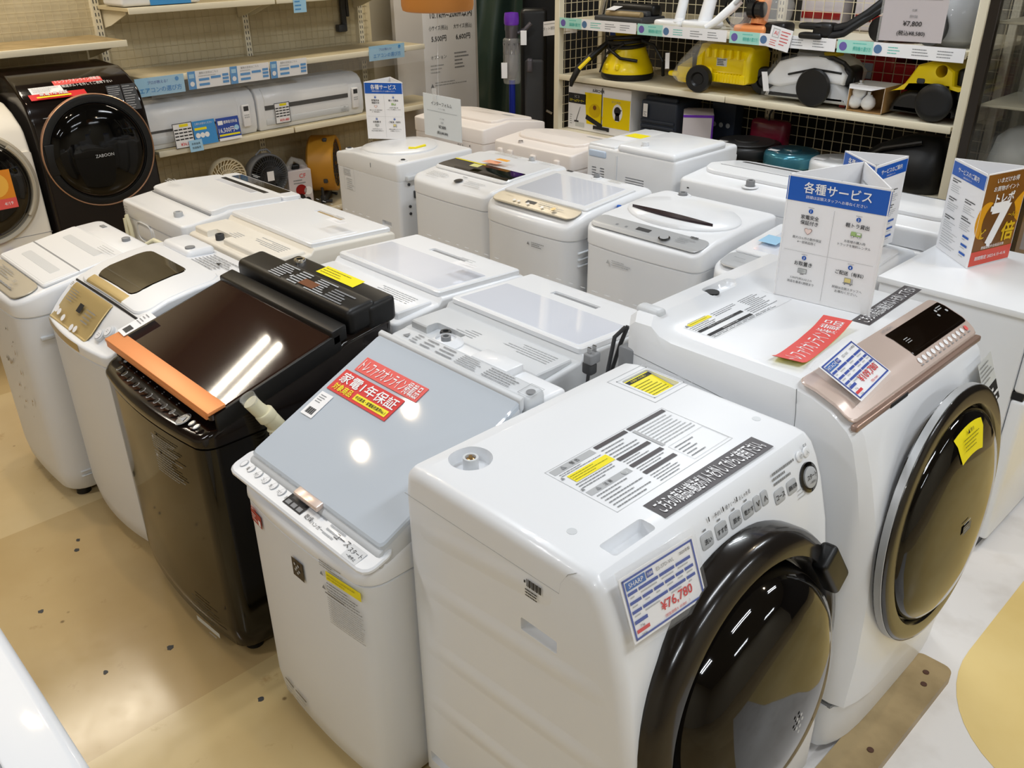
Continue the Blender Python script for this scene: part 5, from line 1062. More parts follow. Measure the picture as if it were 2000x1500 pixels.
mb = MB(film); mb.tube([(-.07, .05, .30), (-.02, .06, .37), (.04, .06, .34), (.07, .06, .30)], [.03, .02, .025, .02]); mb.use(black).rbox(-.04, .02, .03, .08, .30, .335, .01); mb.build('wrapped_part', t)
t = gthing('drum_fan', 'large orange-brown drum fan on the lowest shelf, half hidden by the washers', 'fan', 1.34, .20, .202, None, .75); r = .20; zc = .27
d = MB(orange); d.lathe([(r * .86, -.09), (r * .93, -.085), (r, -.07), (r, .10), (r * .93, .11), (r * .86, .105), (r * .84, .09), (r * .84, -.07), (r * .86, -.09)], (0, 0, zc), (0, -1, 0), 48, False); d.build('housing', t)
g = MB(dgrey)
for q in (.25, .4, .55, .7, .82): g.tube([(q * r * math.cos(2 * PI * i / 36), -.095, zc + q * r * math.sin(2 * PI * i / 36)) for i in range(36)], .0025, 5, True)
for i in range(12): a0 = 2 * PI * i / 12; g.tube([(.1 * r * math.cos(a0), -.095, zc + .1 * r * math.sin(a0)), (.86 * r * math.cos(a0), -.095, zc + .86 * r * math.sin(a0))], .003, 5)
g.build('grille', t)
b_ = MB(black)
for i in range(5):
    a0 = 2 * PI * i / 5; b_.loft([[(q * r * math.cos(a0 + s_), yy, zc + q * r * math.sin(a0 + s_)) for s_, yy in ((-.35, -.04), (0, -.02), (.35, .0), (.35, .006), (0, -.014), (-.35, -.034))] for q in (.15, .5, .8)])
b_.lathe([(.05, -.03), (.05, .06), (0, .06)], (0, 0, zc), (0, 1, 0), 20); b_.build('fan_blade', t)
s_ = MB(dgrey); s_.tube([(-.10, -.06, .012), (-.12, .0, .02), (-.13, .0, .20)], .011); s_.tube([(.10, -.06, .012), (.12, .0, .02), (.13, .0, .20)], .011); s_.rbox(-.13, .13, -.02, .02, .0, .06, .01)
for a0 in (.4, 2.0, 3.6, 5.2): s_.rbox(r * math.cos(a0) - .015, r * math.cos(a0) + .015, -.06, -.03, zc + r * math.sin(a0) - .015, zc + r * math.sin(a0) + .015, .006)
s_.build('stand', t)

# ------------------------------------------------------------------ white partition with the fee poster, curtain, leaning things
part_ = MB(mat('partition_white', '#cfcac4', .6)); part_.box(-5.97, -5.93, 4.45, 6.5, 0, 2.4); part_.build('partition_panel'); po = bpy.data.objects['partition_panel']; tag(po, 'white partition panel beyond the end of the gondola shelving', 'partition')
t = thing('fee_poster', 'white delivery fee poster on the partition panel', 'poster', (-5.618, 4.5, 0), PI / 2); t.location = (-5.927, 4.72, 0)
mb = MB(paper); a = Art(mb, (0, 0, 0), (1, 0, 0), UP, .0008); mb.box(.0, .56, -.0015, 0, .60, 1.56); a.O = Vector((0, -.0015, 0)); a.lines(.06, 1.48, .5, 1.53, 1, ink, .7)
a.text('10.1km~20km以内', .30, 1.39, .055, ink, 'c', .46, .004); a.text('小サイズ(税込)', .16, 1.29, .042, ink, 'c', .2); a.text('大サイズ(税込)', .42, 1.29, .042, ink, 'c', .2); a.text('5,500円', .16, 1.21, .045, ink, 'c', .18, .004); a.text('6,600円', .42, 1.21, .045, ink, 'c', .18, .004)
a.text('オプション', .15, 1.07, .03, inkg); a.lines(.32, .96, .48, 1.10, 5, inkg, .35); a.lines(.06, .94, .24, 1.02, 3, inkl, .3); a.lines(.10, .84, .5, .88, 2, inkl, .3); a.tri(.07, .85, .018, inkg); mb.build('poster_sheet', t)
t = thing('hanging_cover', 'dark green cloth cover hanging beside the partition', 'cloth cover', (-5.09, 4.82, 0), math.radians(45))
mb = MB(green); rows_ = []
for k in range(25):
    z = .02 + k * .085; rows_.append([(x, .05 * math.sin(x * 26 + math.sin(z * 2.3) * 1.5) * (.6 + .3 * math.sin(z)) + .02 * math.sin(z * 5 + x * 9), z) for x in [-.20 + .34 * i / 30 for i in range(31)]])
mb.loft(rows_, cap=False, close=False); back = [[(x, y + .006, z) for x, y, z in r_] for r_ in rows_]; mb.loft(back, cap=False, close=False); mb.build('cloth', t)
t = thing('cordless_vacuum', 'cordless stick vacuum with a purple cap and blue tube in a clear wrap', 'vacuum cleaner', (-4.54, 4.37, 0), math.radians(45))
mb = MB(vblue); mb.cyl((0, 0, .06), (0, 0, 1.08), .022); mb.build('wand', t); mb = MB(purple); mb.lathe([(.045, 0), (.05, .01), (.05, .045), (.046, .075), (0, .08)], (0, 0, 1.43), n=30); mb.build('filter_cap', t)
mb = MB(mat('gunmetal', '#5d5a60', .3, metal=.6)); mb.lathe([(.03, 0), (.042, .02), (.042, .13), (.046, .14), (.046, .17)], (0, 0, 1.26), n=28)
for i in range(10): a0 = 2 * PI * i / 10; mb.cyl((.04 * math.cos(a0), .04 * math.sin(a0), 1.25), (.054 * math.cos(a0), .054 * math.sin(a0), 1.32), .012, .008, 10)
mb.tube([(.04, .0, 1.38), (.09, .0, 1.40), (.13, .0, 1.44)], .015); mb.rbox(.10, .14, -.03, .03, 1.13, 1.22, .012); mb.build('motor_body', t); mb = MB(chrome); mb.lathe([(.02, 0), (.040, .01), (.047, .04), (.044, .055), (0, .06)], (0, 0, 1.225), n=24); mb.build('cyclone_ring', t)
mb = MB(film); mb.lathe([(.055, 0), (.06, .02), (.06, .28), (.05, .29), (0, .29)], (0, 0, 1.06), n=24); mb.build('clear_wrap', t); mb = MB(mat('bin_smoke', '#6b6a6c', .1, coat=.6)); mb.lathe([(.025, 0), (.036, .03), (.046, .06), (.046, .16), (.0, .165)], (0, 0, 1.09), n=24); mb.use(mgrey).cyl((0, 0, 1.0), (0, 0, 1.09), .02); mb.build('dust_bin', t)
mb = MB(paper); mb.rbox(.06, .10, -.062, -.058, 1.31, 1.40, .001, 1); mb.rbox(-.07, -.03, -.064, -.060, 1.10, 1.2, .001, 1); mb.build('tag', t); mb = MB(dgrey); mb.rbox(-.12, .12, -.09, .04, 0, .06, .02); mb.build('floor_head', t)
t = thing('guitar_style_case', 'black upright padded case behind the stick vacuum', 'case', (-4.59, 4.53, 0), math.radians(45)); t.name = 'padded_case'
mb = MB(black); mb.rbox(-.02, .16, -.04, .08, .0, 1.52, .03, 3); mb.build('case_body', t); mb = MB(dgrey); mb.rbox(.01, .14, -.065, -.045, .2, 1.2, .02); mb.use(chrome).cyl((.16, -.055, .86), (.2, -.06, .84), .01); mb.build('case_pocket', t)
t = thing('dark_gap_sheet', 'black sheet added to fill the dark gap beside the vacuum rack', 'dark backing', (-4.78, 5.42, 0), math.radians(42)); MB(black).rbox(-.55, .5, -.015, .015, 0, 2.2, .004, 1).build('gap_sheet', t)  # added black sheet standing in for the darkness left of the rack

# ------------------------------------------------------------------ right rack (faces -Y; local x from its left post)
RX, RY = -4.22, 4.5
def rthing(name, label, cat, x, y, z, group=None, r=0.0): return thing(name, label, cat, (RX + x, RY + y, z), r, group)
RK = rthing('vacuum_rack', 'cream steel rack with a wire grid back, full of vacuum cleaners', 'shelving', 0, 0, 0)
for x in (-.02, 2.605):
    MB(beigelip).rbox(x - .022, x + .022, -.01, .04, 0, 2.4, .004, 1).build('post', RK); MB(beigelip).rbox(x - .02, x + .02, .42, .46, 0, 2.4, .004, 1).build('post', RK)
u = MB(beigelip).box(1.32, 1.36, .43, .46, 0, 2.4).build('post', RK); s_ = MB(dgrey)
for i in range(50): s_.box(1.328, 1.333, .4285, .43, .3 + i * .036, .32 + i * .036); s_.box(1.347, 1.352, .4285, .43, .3 + i * .036, .32 + i * .036)
s_.build('slot', u)
for z in (.78, 1.135, 1.475):
    for x0, x1 in ((.0, 1.30), (1.305, 2.575)): shelf(RK, x0, x1, z, .0, .42, beigelip, beigelip, False)
mb = MB(meshw)
for i in range(45): mb.box(.03 + i * .0575, .0335 + i * .0575, .462, .465, .3, 2.3)
for i in range(36): mb.box(0, 2.6, .466, .469, .3 + i * .0575, .3035 + i * .0575)
for i in range(8): mb.box(-.003, .0, .05 + i * .055, .0535 + i * .055, .3, 2.3)
for i in range(36): mb.box(-.003, .0, .02, .45, .3 + i * .0575, .3035 + i * .0575)
mb.build('wire_grid', RK)
MB(darkwall).box(-.0, 2.6, .90, .92, 0, 2.4).build('rear_sheet', RK)
for z in (1.10, .72, 1.47): MB(beige).rbox(.02, 2.58, .472, .90, z - .02, z, .002, 1).build('rear_shelf', RK)
def rstrip(a, w, h):
    a.rect(0, 0, w, h, paper, 0)
    a.rect(.0, .0, .30 * w, h, aqua, 1); a.text('掃除機の選び方', .21 * w, h * .4, h * .34, aquad, 'c', .15 * w, .01); a.lines(.13 * w, h * .72, .28 * w, h * .85, 1, aquad, .5, 2)
    for u in (.05, .34): a.disc(u * w, h * .5, h * .34, mat('strip_motif_%d' % len(MATS), '#6c5fa8' if u < .1 else '#5577a0', .5), 2, 14)
    for k in range(3): a.lines((.42 + .19 * k) * w, h * .18, (.56 + .19 * k) * w, h * .8, 3, inkg if k else aquad, .35, 1)
for k, (x0, lab) in enumerate(((.01, 'aqua and white shelf-edge strip, leftmost on the vacuum rack'), (.65, 'aqua and white shelf-edge strip, second from the left post of the vacuum rack'), (1.30, 'aqua and white shelf-edge strip with a red-and-white card hanging over it'), (1.94, 'aqua and white shelf-edge strip, rightmost on the vacuum rack'))):
    t = rthing('shelf_strip', lab, 'shelf strip', x0, -.012, 1.425, 'strips along the rack shelf edge'); mb = MB(paper); mb.prism([(0, 0), (.63, 0), (.63, .062), (0, .062)], (0, 0, 0), (1, 0, 0), UP, .0012); a = Art(mb, (0, -.0014, 0), (1, 0, 0), UP, .0005); rstrip(a, .63, .062); mb.build('strip_card', t)
t = rthing('price_card', 'white and red price card tilted over the rack shelf edge', 'price card', 1.545, -.025, 1.425, None, 0); mb = MB(paper); U_ = Vector((1, 0, -.18)).normalized(); V_ = Vector((.18, 0, 1)).normalized(); mb.prism([(0, 0), (.13, 0), (.13, .11), (0, .11)], (0, 0, 0), U_, V_, .0012); a = Art(mb, (0, -.0014, 0), U_, V_, .0005); a.frame(.015, .055, .055, .1, .003, inkl); a.text('AI', .035, .078, .02, redink); a.lines(.065, .02, .12, .1, 5, redink, .3); a.lines(.01, .01, .055, .045, 3, redink, .3); mb.build('card_sheet', t)
t = rthing('price_card', 'white price strip on the wire side of the rack by the left post', 'price card', -.30, .1, 1.34); mb = MB(paper); mb.prism([(0, 0), (.36, .05), (.36, .14), (0, .09)], (0, 0, 0), (1, 0, 0), UP, .0015); a = Art(mb, (0, -.0016, 0), (1, 0, .14), UP, .0005); a.text('ロボット掃除機', .11, .045, .022, inkg); a.lines(.2, .03, .34, .07, 2, inkg, .4); a.rect(.06, .07, .34, .076, inkl); mb.build('card_sheet', t)

# middle shelf: yellow steam cleaner
SH = 1.137
t = rthing('steam_cleaner', 'yellow upright steam cleaner wrapped in its black hose, at the left post of the rack', 'steam cleaner', .44, .17, SH)
mb = MB(yelpl); mb.lathe([(.165, .035), (.165, .05), (.155, .08), (.135, .12), (.115, .17), (.10, .22), (.095, .235), (0, .235)], (0, 0, 0), n=40); mb.build('tank', t)
mb = MB(black); mb.lathe([(.16, 0), (.168, .012), (.168, .036), (.16, .04), (0, .04)], (0, 0, 0), n=40); mb.build('base', t)
mb = MB(yelpl); mb.xloft([(-.06, .23), (-.075, .27), (-.05, .31), (.0, .325), (.05, .31), (.07, .25), (.05, .23)], -.06, .05, .015, 3)
for s_x in (-1, 1): mb.rbox(.04 * s_x - .015, .04 * s_x + .015, -.165, -.12, .06, .10, .012)
mb.build('head', t)
mb = MB(black)
for k, z in enumerate((.205, .225, .245)): mb.tube([((.115 + .006 * k) * math.cos(2 * PI * i / 28), (.115 + .006 * k) * math.sin(2 * PI * i / 28), z + .012 * math.sin(2 * PI * i / 28 + k)) for i in range(28)], .013, 8, True)
mb.tube([(-.11, -.06, .22), (-.05, -.13, .18), (.06, -.15, .135), (.14, -.08, .12)], .010, 8); mb.tube([(-.02, -.12, .2), (-.07, -.135, .15), (-.10, -.155, .04)], .006, 6); mb.tube([(.06, -.12, .22), (.0, -.14, .18), (-.08, -.12, .15)], .008, 6); mb.tube([(.11, -.03, .24), (.20, -.0, .21), (.26, .02, .12), (.24, .06, .03)], .011, 8); mb.build('hose', t)
g_ = MB(black); g_.tube([(-.14, -.05, .20), (-.19, -.13, .13), (-.24, -.20, .06), (-.265, -.235, -.02), (-.27, -.24, -.055)], [.017, .024, .022, .018, .010], 12); g_.use(yelpl).tube([(-.185, -.155, .12), (-.225, -.215, .055)], [.012, .012], 8); g_.build('steam_gun', t)
t = rthing('pressure_washer', 'yellow pressure washer lying on its side with two black wheels', 'pressure washer', 1.18, .16, SH)
mb = MB(yelpl); mb.xloft([(-.10, .06), (-.10, .19), (-.06, .26), (.08, .27), (.13, .22), (.13, .05)], -.15, .22, .03, 4); body = mb.build('housing', t)
cut(body, MB(yelpl).rbox(-.10, .18, -.15, -.075, .11, .235, .01, 2))
mb = MB(yelpl)
for k in range(5): mb.rbox(-.07 + k * .05, -.055 + k * .05, -.102, -.075, .19, .24, .004)
mb.rbox(-.02, .2, -.105, -.085, .06, .11, .006)
for k in range(9): mb.rbox(.0 + k * .02, .004 + k * .02, -.11, -.10, .065, .115, .001, 1)
mb.rbox(-.15, -.02, -.115, -.09, .05, .14, .02); mb.xloft([(-.06, .03), (-.08, .06), (-.07, .12), (.06, .16), (.06, .03)], -.30, -.14, .02, 3); mb.rbox(-.35, -.27, -.09, -.02, .06, .09, .015); mb.build('housing_rib', t)
mb = MB(paper); a = Art(mb, (.02, -.0745, .165), (1, 0, 0), UP); a.rect(-.035, -.02, .035, .025, greypaper); a.lines(-.03, -.015, .03, .02, 4, ink, .5); mb.build('rating_plate', t)
for x, y in ((-.08, -.13), (.23, .06)):
    wv = MB(black); wv.lathe([(.055, 0), (.075, .006), (.077, .03), (.07, .05), (.04, .052), (.03, .04), (0, .04)], (x, y, .076), (.25, -1, 0) if x < 0 else (.5, -1, 0), 32); wv.lathe([(.05, -.004), (.05, .004), (0, .004)], (x, y, .076), (.25, -1, 0), 24); wv.build('wheel', t)
mb = MB(film); mb.tube([(-.28, -.06, .06), (-.22, -.07, .13), (-.15, -.06, .21), (-.08, -.02, .30), (-.03, .02, .33)], [.05, .055, .05, .045, .03], 14); mb.use(black).tube([(-.17, -.04, .10), (-.16, -.06, .17), (-.14, -.03, .22)], .03, 10); mb.build('wrapped_hose', t); mb = MB(paper); mb.prism([(0, 0), (.03, 0), (.03, .09), (0, .09)], (-.36, -.1, .10), (1, 0, .1), (-.05, 0, 1), .001); mb.build('tag', t)
# canister vacuum cleaners
def canister(label, x, L, hgt, top, low, wheelm, y=.17, flip=False):
    t = rthing('canister_vacuum', label, 'vacuum cleaner', x, y, SH); k = -1 if flip else 1
    pr = [(-.5, .10), (-.48, .30), (-.38, .55), (-.15, .85), (.05, .98), (.22, 1.0), (.36, .85), (.46, .55), (.5, .3), (.5, .12), (.3, .05), (-.4, .05)]
    P_ = lambda s_, zmin: [(q * L * k, z * hgt * s_ + zmin) for q, z in pr]
    mb = MB(low); po = [(q * L * k, max(.02, z * hgt * .62)) for q, z in pr]; mb.w = lambda p: Vector((p.y, p.x, p.z)); mb.xloft(po, -.125, .125, .03, 4); mb.build('lower_body', t); return t, L, hgt, k, pr
t, L, h_, k, pr = canister('white canister vacuum wrapped in clear film with a large black wheel', 1.76, .50, .26, white, lgrey, black)
mb = MB(white); mb.w = lambda p: Vector((p.y, p.x, p.z)); mb.xloft([(-.25, .09), (-.23, .13), (-.17, .21), (-.06, .245), (.10, .25), (.17, .22), (.22, .17), (.21, .12), (.1, .125), (-.05, .10), (-.15, .075)], -.132, .132, .02, 3); mb.build('top_shell', t)
mb = MB(mgrey); mb.lathe([(.085, -.02), (.085, .01), (.075, .025), (.05, .03), (0, .02)], (-.03, -.02, .245), (0, -.15, 1), 30); mb.use(yelpl).rbox(.03, .11, -.05, .05, .24, .265, .01); mb.build('dust_lid', t)
mb = MB(black); mb.lathe([(.07, 0), (.095, .008), (.098, .02), (.09, .03), (.05, .034), (0, .034)], (.06, -.13, .098), (0, -1, 0), 40); mb.build('wheel', t)
mb = MB(black); mb.tube([(.05, -.10, .24), (.14, -.12, .25), (.20, -.12, .23), (.23, -.09, .19)], .012, 8); mb.tube([(-.1, -.135, .15), (.05, -.138, .19), (.2, -.13, .18)], .006, 6); mb.rbox(.17, .24, -.10, .05, .11, .21, .03); mb.tube([(.22, -.05, .17), (.235, -.06, .15), (.23, -.06, .10)], .014, 8); mb.build('hose_joint', t)
mb = MB(thin); mb.w = lambda p: Vector((p.y, p.x, p.z)); mb.xloft([(-.26, .01), (-.25, .14), (-.18, .225), (-.06, .262), (.10, .265), (.13, .24), (.1, .03)], -.14, .14, .02, 3); mb.build('clear_wrap', t); mb = MB(paper); mb.prism([(0, 0), (.035, 0), (.035, .1), (0, .1)], (-.23, -.15, .05), (1, 0, .1), (-.25, 0, 1), .001); mb.build('tag', t)
t, L, h_, k, pr = canister('yellow and black canister vacuum with a big black side wheel, at the right post', 2.395, .35, .22, yelpl, black, black, .19, True)
mb = MB(yelpl); mb.w = lambda p: Vector((p.y, p.x, p.z)); mb.xloft([(-.185, .115), (-.12, .15), (-.09, .20), (-.06, .255), (-.0, .275), (.07, .27), (.12, .24), (.13, .175), (.185, .165), (.18, .15), (.0, .155), (-.1, .145)], -.135, .135, .02, 3); b_ = mb.build('top_shell', t)
c = MB(yelpl); c.w = lambda p: Vector((p.x, p.y, p.z)); c.lathe([(.028, -.2), (.028, .2)], (.06, 0, .235), (0, 1, 0), 24); cut(b_, c)
mb = MB(black); mb.lathe([(.07, 0), (.088, .008), (.09, .025), (.08, .034), (.05, .036), (0, .036)], (.06, -.135, .092), (0, -1, 0), 40); mb.build('wheel', t); mb = MB(black); mb.rbox(.12, .165, -.1, .1, .1, .25, .02); mb.use(dgrey).rbox(-.05, -.01, -.14, -.13, .17, .195, .008); mb.tube([(-.05, .0, .17), (-.10, .03, .16), (-.16, .06, .14), (-.17, .10, .06)], .012, 8); mb.build('rear_handle', t)
t = rthing('light_bulb_box', 'open white carton with round white bulbs, between the two canister vacuums', 'box', 2.11, .06, SH); mb = MB(cardb)
for bx in ((-.105, .085, .0, .18, 0, .004), (-.105, -.101, .0, .18, 0, .13), (.081, .085, .0, .18, 0, .13), (-.105, .085, .176, .18, 0, .13)): mb.box(*bx)
mb.use(paper); mb.box(-.107, -.105, 0, .18, 0, .132); mb.box(-.105, .085, .0, .18, .13, .132); mb.prism([(0, 0), (.19, 0), (.14, .05), (.02, .045)], (-.105, 0, .13), (1, 0, 0), (0, -1, -.25), .001); mb.prism([(0, 0), (.03, .02), (.03, .11), (0, .13)], (.085, 0, 0), (.4, -1, 0), UP, .001); mb.build('carton', t)
for i, (x, z) in enumerate(((-.07, .042), (-.055, .092), (.0, .04))):
    b = rthing('light_bulb', ('round white bulb low at the left in the open carton', 'round white bulb resting on top of the others in the carton', 'round white bulb at the middle of the open carton')[i], 'light bulb', 2.10 + x, .10, SH + z - .036, 'bulbs in the open carton'); MB(white).lathe([(.0, 0), (.018, .004), (.034, .022), (.037, .038), (.030, .06), (.016, .074), (.014, .08), (0, .08)], (0, 0, 0), n=24).build('globe', b); MB(chrome).cyl((0, .0, .078), (0, .0, .095), .013).build('screw_base', b)
t = rthing('hose_nozzle', 'short black nozzle with a red tip lying on the middle shelf', 'nozzle', 1.97, .12, SH + .018); mb = MB(black); mb.cyl((0, 0, 0), (.07, .02, 0), .02); mb.use(redpl).cyl((-.03, -.01, 0), (0, 0, 0), .018); mb.build('nozzle_body', t)
for lab, x, w_, z, h_, m in (('dark red flat box behind the wire grid under the price plate', 1.83, .34, 1.10, .28, redpl), ('dark red wide case behind the wire grid near the right post', 2.2, .42, 1.10, .22, redpl), ('black bundled hose behind the wire grid above the pressure washer', 1.05, .3, 1.10, .2, black)):
    t = rthing('stored_case', lab, 'case', x, .68, z, 'cases on the rear side of the rack'); mb = MB(m); mb.rbox(-w_ / 2, w_ / 2, -.12, .12, .0, h_, .02); mb.build('case_shell', t); mb = MB(mgrey); mb.rbox(-.05, .05, -.124, -.118, h_ * .45, h_ * .75, .002, 1); mb.build('case_plate', t)
t = rthing('cleaner_pack', 'blue and red packet hanging on the rack side by the steam cleaner', 'packet', .20, .33, SH + .15); mb = MB(navy); mb.rbox(-.04, .04, -.02, .02, .06, .14, .01); mb.use(redpl).rbox(-.04, .08, -.02, .02, -.04, .07, .01); mb.use(paper).rbox(-.06, .0, -.025, -.02, -.06, -.01, .002); mb.build('packet_body', t)
# lower shelf
SL = .782
t = rthing('steam_cleaner_box', 'yellow and white steam cleaner carton under the rack shelf', 'box', .30, .06, SL); MB(paper).rbox(-.27, .27, 0, .28, 0, .30, .003, 1).build('carton', t)
mb = MB(yellow); a = Art(mb, (0, -.001, 0), (1, 0, 0), UP)
a.poly([(-.12, .25), (.03, .25), (.03, .05), (-.10, .05)], yelpl, 0); a.rect(.04, .05, .268, .235, yelpl, 0); a.text('KÄRCHER', .0, .27, .022, ink, 'c', .1, .02); a.rect(-.265, .17, -.11, .235, ink, 0); a.text('スチームクリーナー', -.19, .19, .018, yellow, 'c', .13, .01, 2); a.text('SC 3', -.19, .215, .016, inkl, 'c', .1)
a.poly([(-.03 + .07 * math.cos(t_), .10 + .04 * math.sin(t_)) for t_ in [2 * PI * i / 20 for i in range(20)]], yelpl, 1); a.disc(-.03, .14, .05, mat('carton_amber', '#d6b400', .4), 2, 20, .045); a.disc(-.03, .16, .015, mat('maroon_dot', '#7a4a1a', .5), 3); a.poly([(-.11, .08), (.04, .03), (.04, .06), (-.10, .11)], ink, 2); a.rect(.028, .05, .034, .29, ink, 3); a.rect(-.04, .02, .10, .045, ink, 3); a.rect(-.03, .018, .08, .024, inkl, 4)
a.disc(.165, .15, .042, paper, 2, 24, .055); a.disc(.165, .16, .028, ink, 3); a.rect(.14, .165, .20, .172, ink, 4); a.poly([(.145, .10), (.185, .10), (.18, .15), (.15, .15)], ink, 3); a.rect(-.262, .02, -.22, .11, paper, 1); a.lines(-.25, .03, -.225, .1, 5, inkg, .3, 2); a.poly([(-.16, .15), (-.155, .155), (-.19, .06), (-.195, .06)], ink, 2); a.rect(-.21, .05, -.17, .06, ink, 2); a.rect(-.2, .02, -.12, .05, greypaper, 0); a.text('SC3 X10', .15, .215, .014, inkg); mb.build('carton_print', t)
t = rthing('tool_case', 'dark slate blue ribbed plastic case beside the yellow carton', 'case', .76, .10, SL); mb = MB(slate); mb.rbox(-.14, .14, 0, .26, 0, .25, .015)
for k in range(4): mb.rbox(-.13, .13, -.012, .01, .02 + k * .032, .04 + k * .032, .006)
mb.rbox(-.12, .12, .02, .05, .24, .275, .01); mb.build('case_shell', t); mb = MB(paper); a = Art(mb, (-.11, -.013, .15), (1, 0, 0), UP); a.rect(0, 0, .035, .08, paper); a.lines(.005, .005, .03, .035, 3, inkg, .4); mb.build('tag', t)
t = rthing('appliance_box', 'white box with purple edges standing cornerwise on the lower shelf', 'box', 1.02, .16, SL, None, .62); MB(lilac).rbox(-.09, .09, -.12, .12, 0, .215, .002, 1).build('carton', t)
mb = MB(purple); a = Art(mb, (0, -.121, 0), (1, 0, 0), UP)
for bx in ((-.09, .2, .09, .215), (.08, 0, .09, .215)): a.rect(bx[0], bx[1], bx[2], bx[3], purple, 0)
a = Art(mb, (.091, 0, 0), (0, 1, 0), UP); a.rect(-.12, 0, -.108, .215, purple); a.poly([(-.05, .05), (-.02, .18), (.0, .18), (-.02, .04)], yelpl, 1); a.disc(.04, .15, .02, inkg, 1)
for k in range(3): a.rect(.0 + k * .03, .06, .015 + k * .03, .12, inkg, 1)
a.lines(-.1, .02, -.05, .15, 4, inkg, .4); mb.build('carton_print', t)
t = rthing('boxed_handheld', 'dark blue carton with tool pictures behind the white and purple box', 'box', 1.09, .345, SL); MB(slate).rbox(-.085, .085, -.02, .07, 0, .25, .002, 1).build('carton', t); mb = MB(paper); a = Art(mb, (0, -.021, 0), (1, 0, 0), UP); [a.disc(-.06 + .05 * k, .12, .015, inkl) for k in range(3)]; mb.build('carton_print', t)
def robot(label, x, r, h, m, mt, y=.12):
    t = rthing('robot_vacuum', label, 'robot vacuum', x, y, SL); MB(m).lathe([(r * .93, .008), (r, .02), (r, h * .75), (r * .96, h * .92), (r * .88, h), (0, h)], n=48).build('body', t); mb = MB(mt); mb.lathe([(r * .80, h), (r * .78, h + .004), (r * .35, h + .005), (r * .33, h + .012), (r * .2, h + .013), (0, h + .009)], n=40); mb.build('top_plate', t)
    mb = MB(paper); a = Art(mb, (-r * .45, -r * .55, h + .005), (1, 0, 0), (0, 1, 0)); a.rect(-.03, -.02, .03, .02, paper); mb.build('sticker', t)
    MB(black).rbox(-r * .7, r * .7, -r * .3, r * .3, 0, .012, .004, 1).build('wheel', t); return t
t = robot('flat black robot vacuum with paper stickers on the lower shelf', 1.37, .205, .085, black, dgrey, .17); mb = MB(paper); mb.rbox(.02, .075, -.218, -.212, .02, .055, .002, 1); mb.build('front_sticker', t)
robot('teal robot vacuum between the black and the white ones', 1.70, .155, .09, teal, tealtop, .12); robot('white robot vacuum with a grey top, half hidden by the largest sign', 1.98, .15, .085, white, lgrey, .12)
t = rthing('handbag_vacuum', 'maroon bag-shaped vacuum with a black hook on the rear of the lower shelf', 'vacuum cleaner', 1.40, .47, SL); t.name = 'maroon_vacuum'; MB(maroon).rbox(-.12, .12, -.04, .06, 0, .19, .03).build('body', t); mb = MB(black); mb.tube([(0, -.02, .18), (.0, -.02, .22), (.02, -.02, .26), (.03, -.02, .30), (.015, -.02, .33), (-.01, -.02, .32)], .006); mb.build('hook', t)
t.location.y = RY + .36
t = rthing('black_bag', 'large black soft bag on the lower shelf beside the right post', 'bag', 2.33, .16, SL - .0); mb = MB(black); mb.loft([[((.22 * s_) * math.copysign(abs(math.cos(a0)) ** .6, math.cos(a0)) + dx, (.14 * s_) * math.copysign(abs(math.sin(a0)) ** .6, math.sin(a0)), z) for a0 in [2 * PI * i / 24 for i in range(24)]] for z, s_, dx in ((0, .95, 0), (.05, 1.03, 0), (.14, 1.0, .0), (.2, .8, .03), (.25, .5, .07), (.27, .3, .09))]); mb.build('bag_body', t); mb = MB(black); mb.tube([(-.2, -.1, .12), (-.08, -.13, .2), (.1, -.1, .25)], .012, 8); mb.use(dgrey).tube([(-.15, -.14, .08), (-.05, -.16, .12), (.05, -.15, .14)], .008, 6); mb.build('bag_strap', t)
# top shelf
ST = 1.477
t = rthing('power_brush', 'black flat power-brush with a tan roller on the top rack shelf', 'vacuum part', .46, .14, ST); mb = MB(dgrey); mb.rbox(-.19, .19, -.12, .12, 0, .035, .012); mb.rbox(-.1, .15, -.02, .14, .03, .065, .012); mb.use(khaki).cyl((-.12, -.07, .045), (.15, -.07, .045), .02); mb.use(black).rbox(-.17, .17, .02, .1, .03, .1, .02); mb.build('head_body', t); mb = MB(paper); mb.prism([(0, 0), (.07, 0), (.10, .07), (.03, .07)], (-.11, -.10, .068), (1, 0, 0), (0, .6, .3), .001); mb.build('tag', t)
t = rthing('chrome_pipe', 'chrome extension pipe standing by the left post', 'pipe', .18, .2, ST); MB(chrome).cyl((0, 0, 0), (.05, .1, .6), .02).build('pipe', t)
t = rthing('stick_vacuum', 'white stick vacuum with a flat head on the top rack shelf', 'vacuum cleaner', .86, .15, ST); mb = MB(white); mb.rbox(-.13, .06, -.12, .0, 0, .035, .016); mb.lathe([(.03, 0), (.035, .02), (.03, .04), (0, .04)], (.03, -.08, .0), (0, -.3, 1), 20); mb.build('floor_head', t); mb = MB(white); mb.cyl((0, -.04, .02), (.02, .06, .45), .03, .025); mb.build('wand', t)
t = rthing('stick_vacuum', 'white stick vacuum with a thick neck beside the coiled black cable', 'vacuum cleaner', 1.04, .15, ST); mb = MB(white); mb.rbox(-.11, .10, -.12, .02, 0, .04, .018); mb.build('floor_head', t); mb = MB(white); mb.cyl((.0, -.04, .03), (.04, .06, .45), .04, .03); mb.build('wand', t)
t = rthing('coiled_cable', 'coil of black cable on the top rack shelf', 'cable', 1.16, .26, ST); mb = MB(black)
for k in range(4): mb.tube([((.075 + .006 * k) * math.cos(2 * PI * i / 24), -.02 + .012 * k, .10 + (.09 + .005 * k) * math.sin(2 * PI * i / 24)) for i in range(24)], .006, 6, True)
mb.build('cable_coil', t)
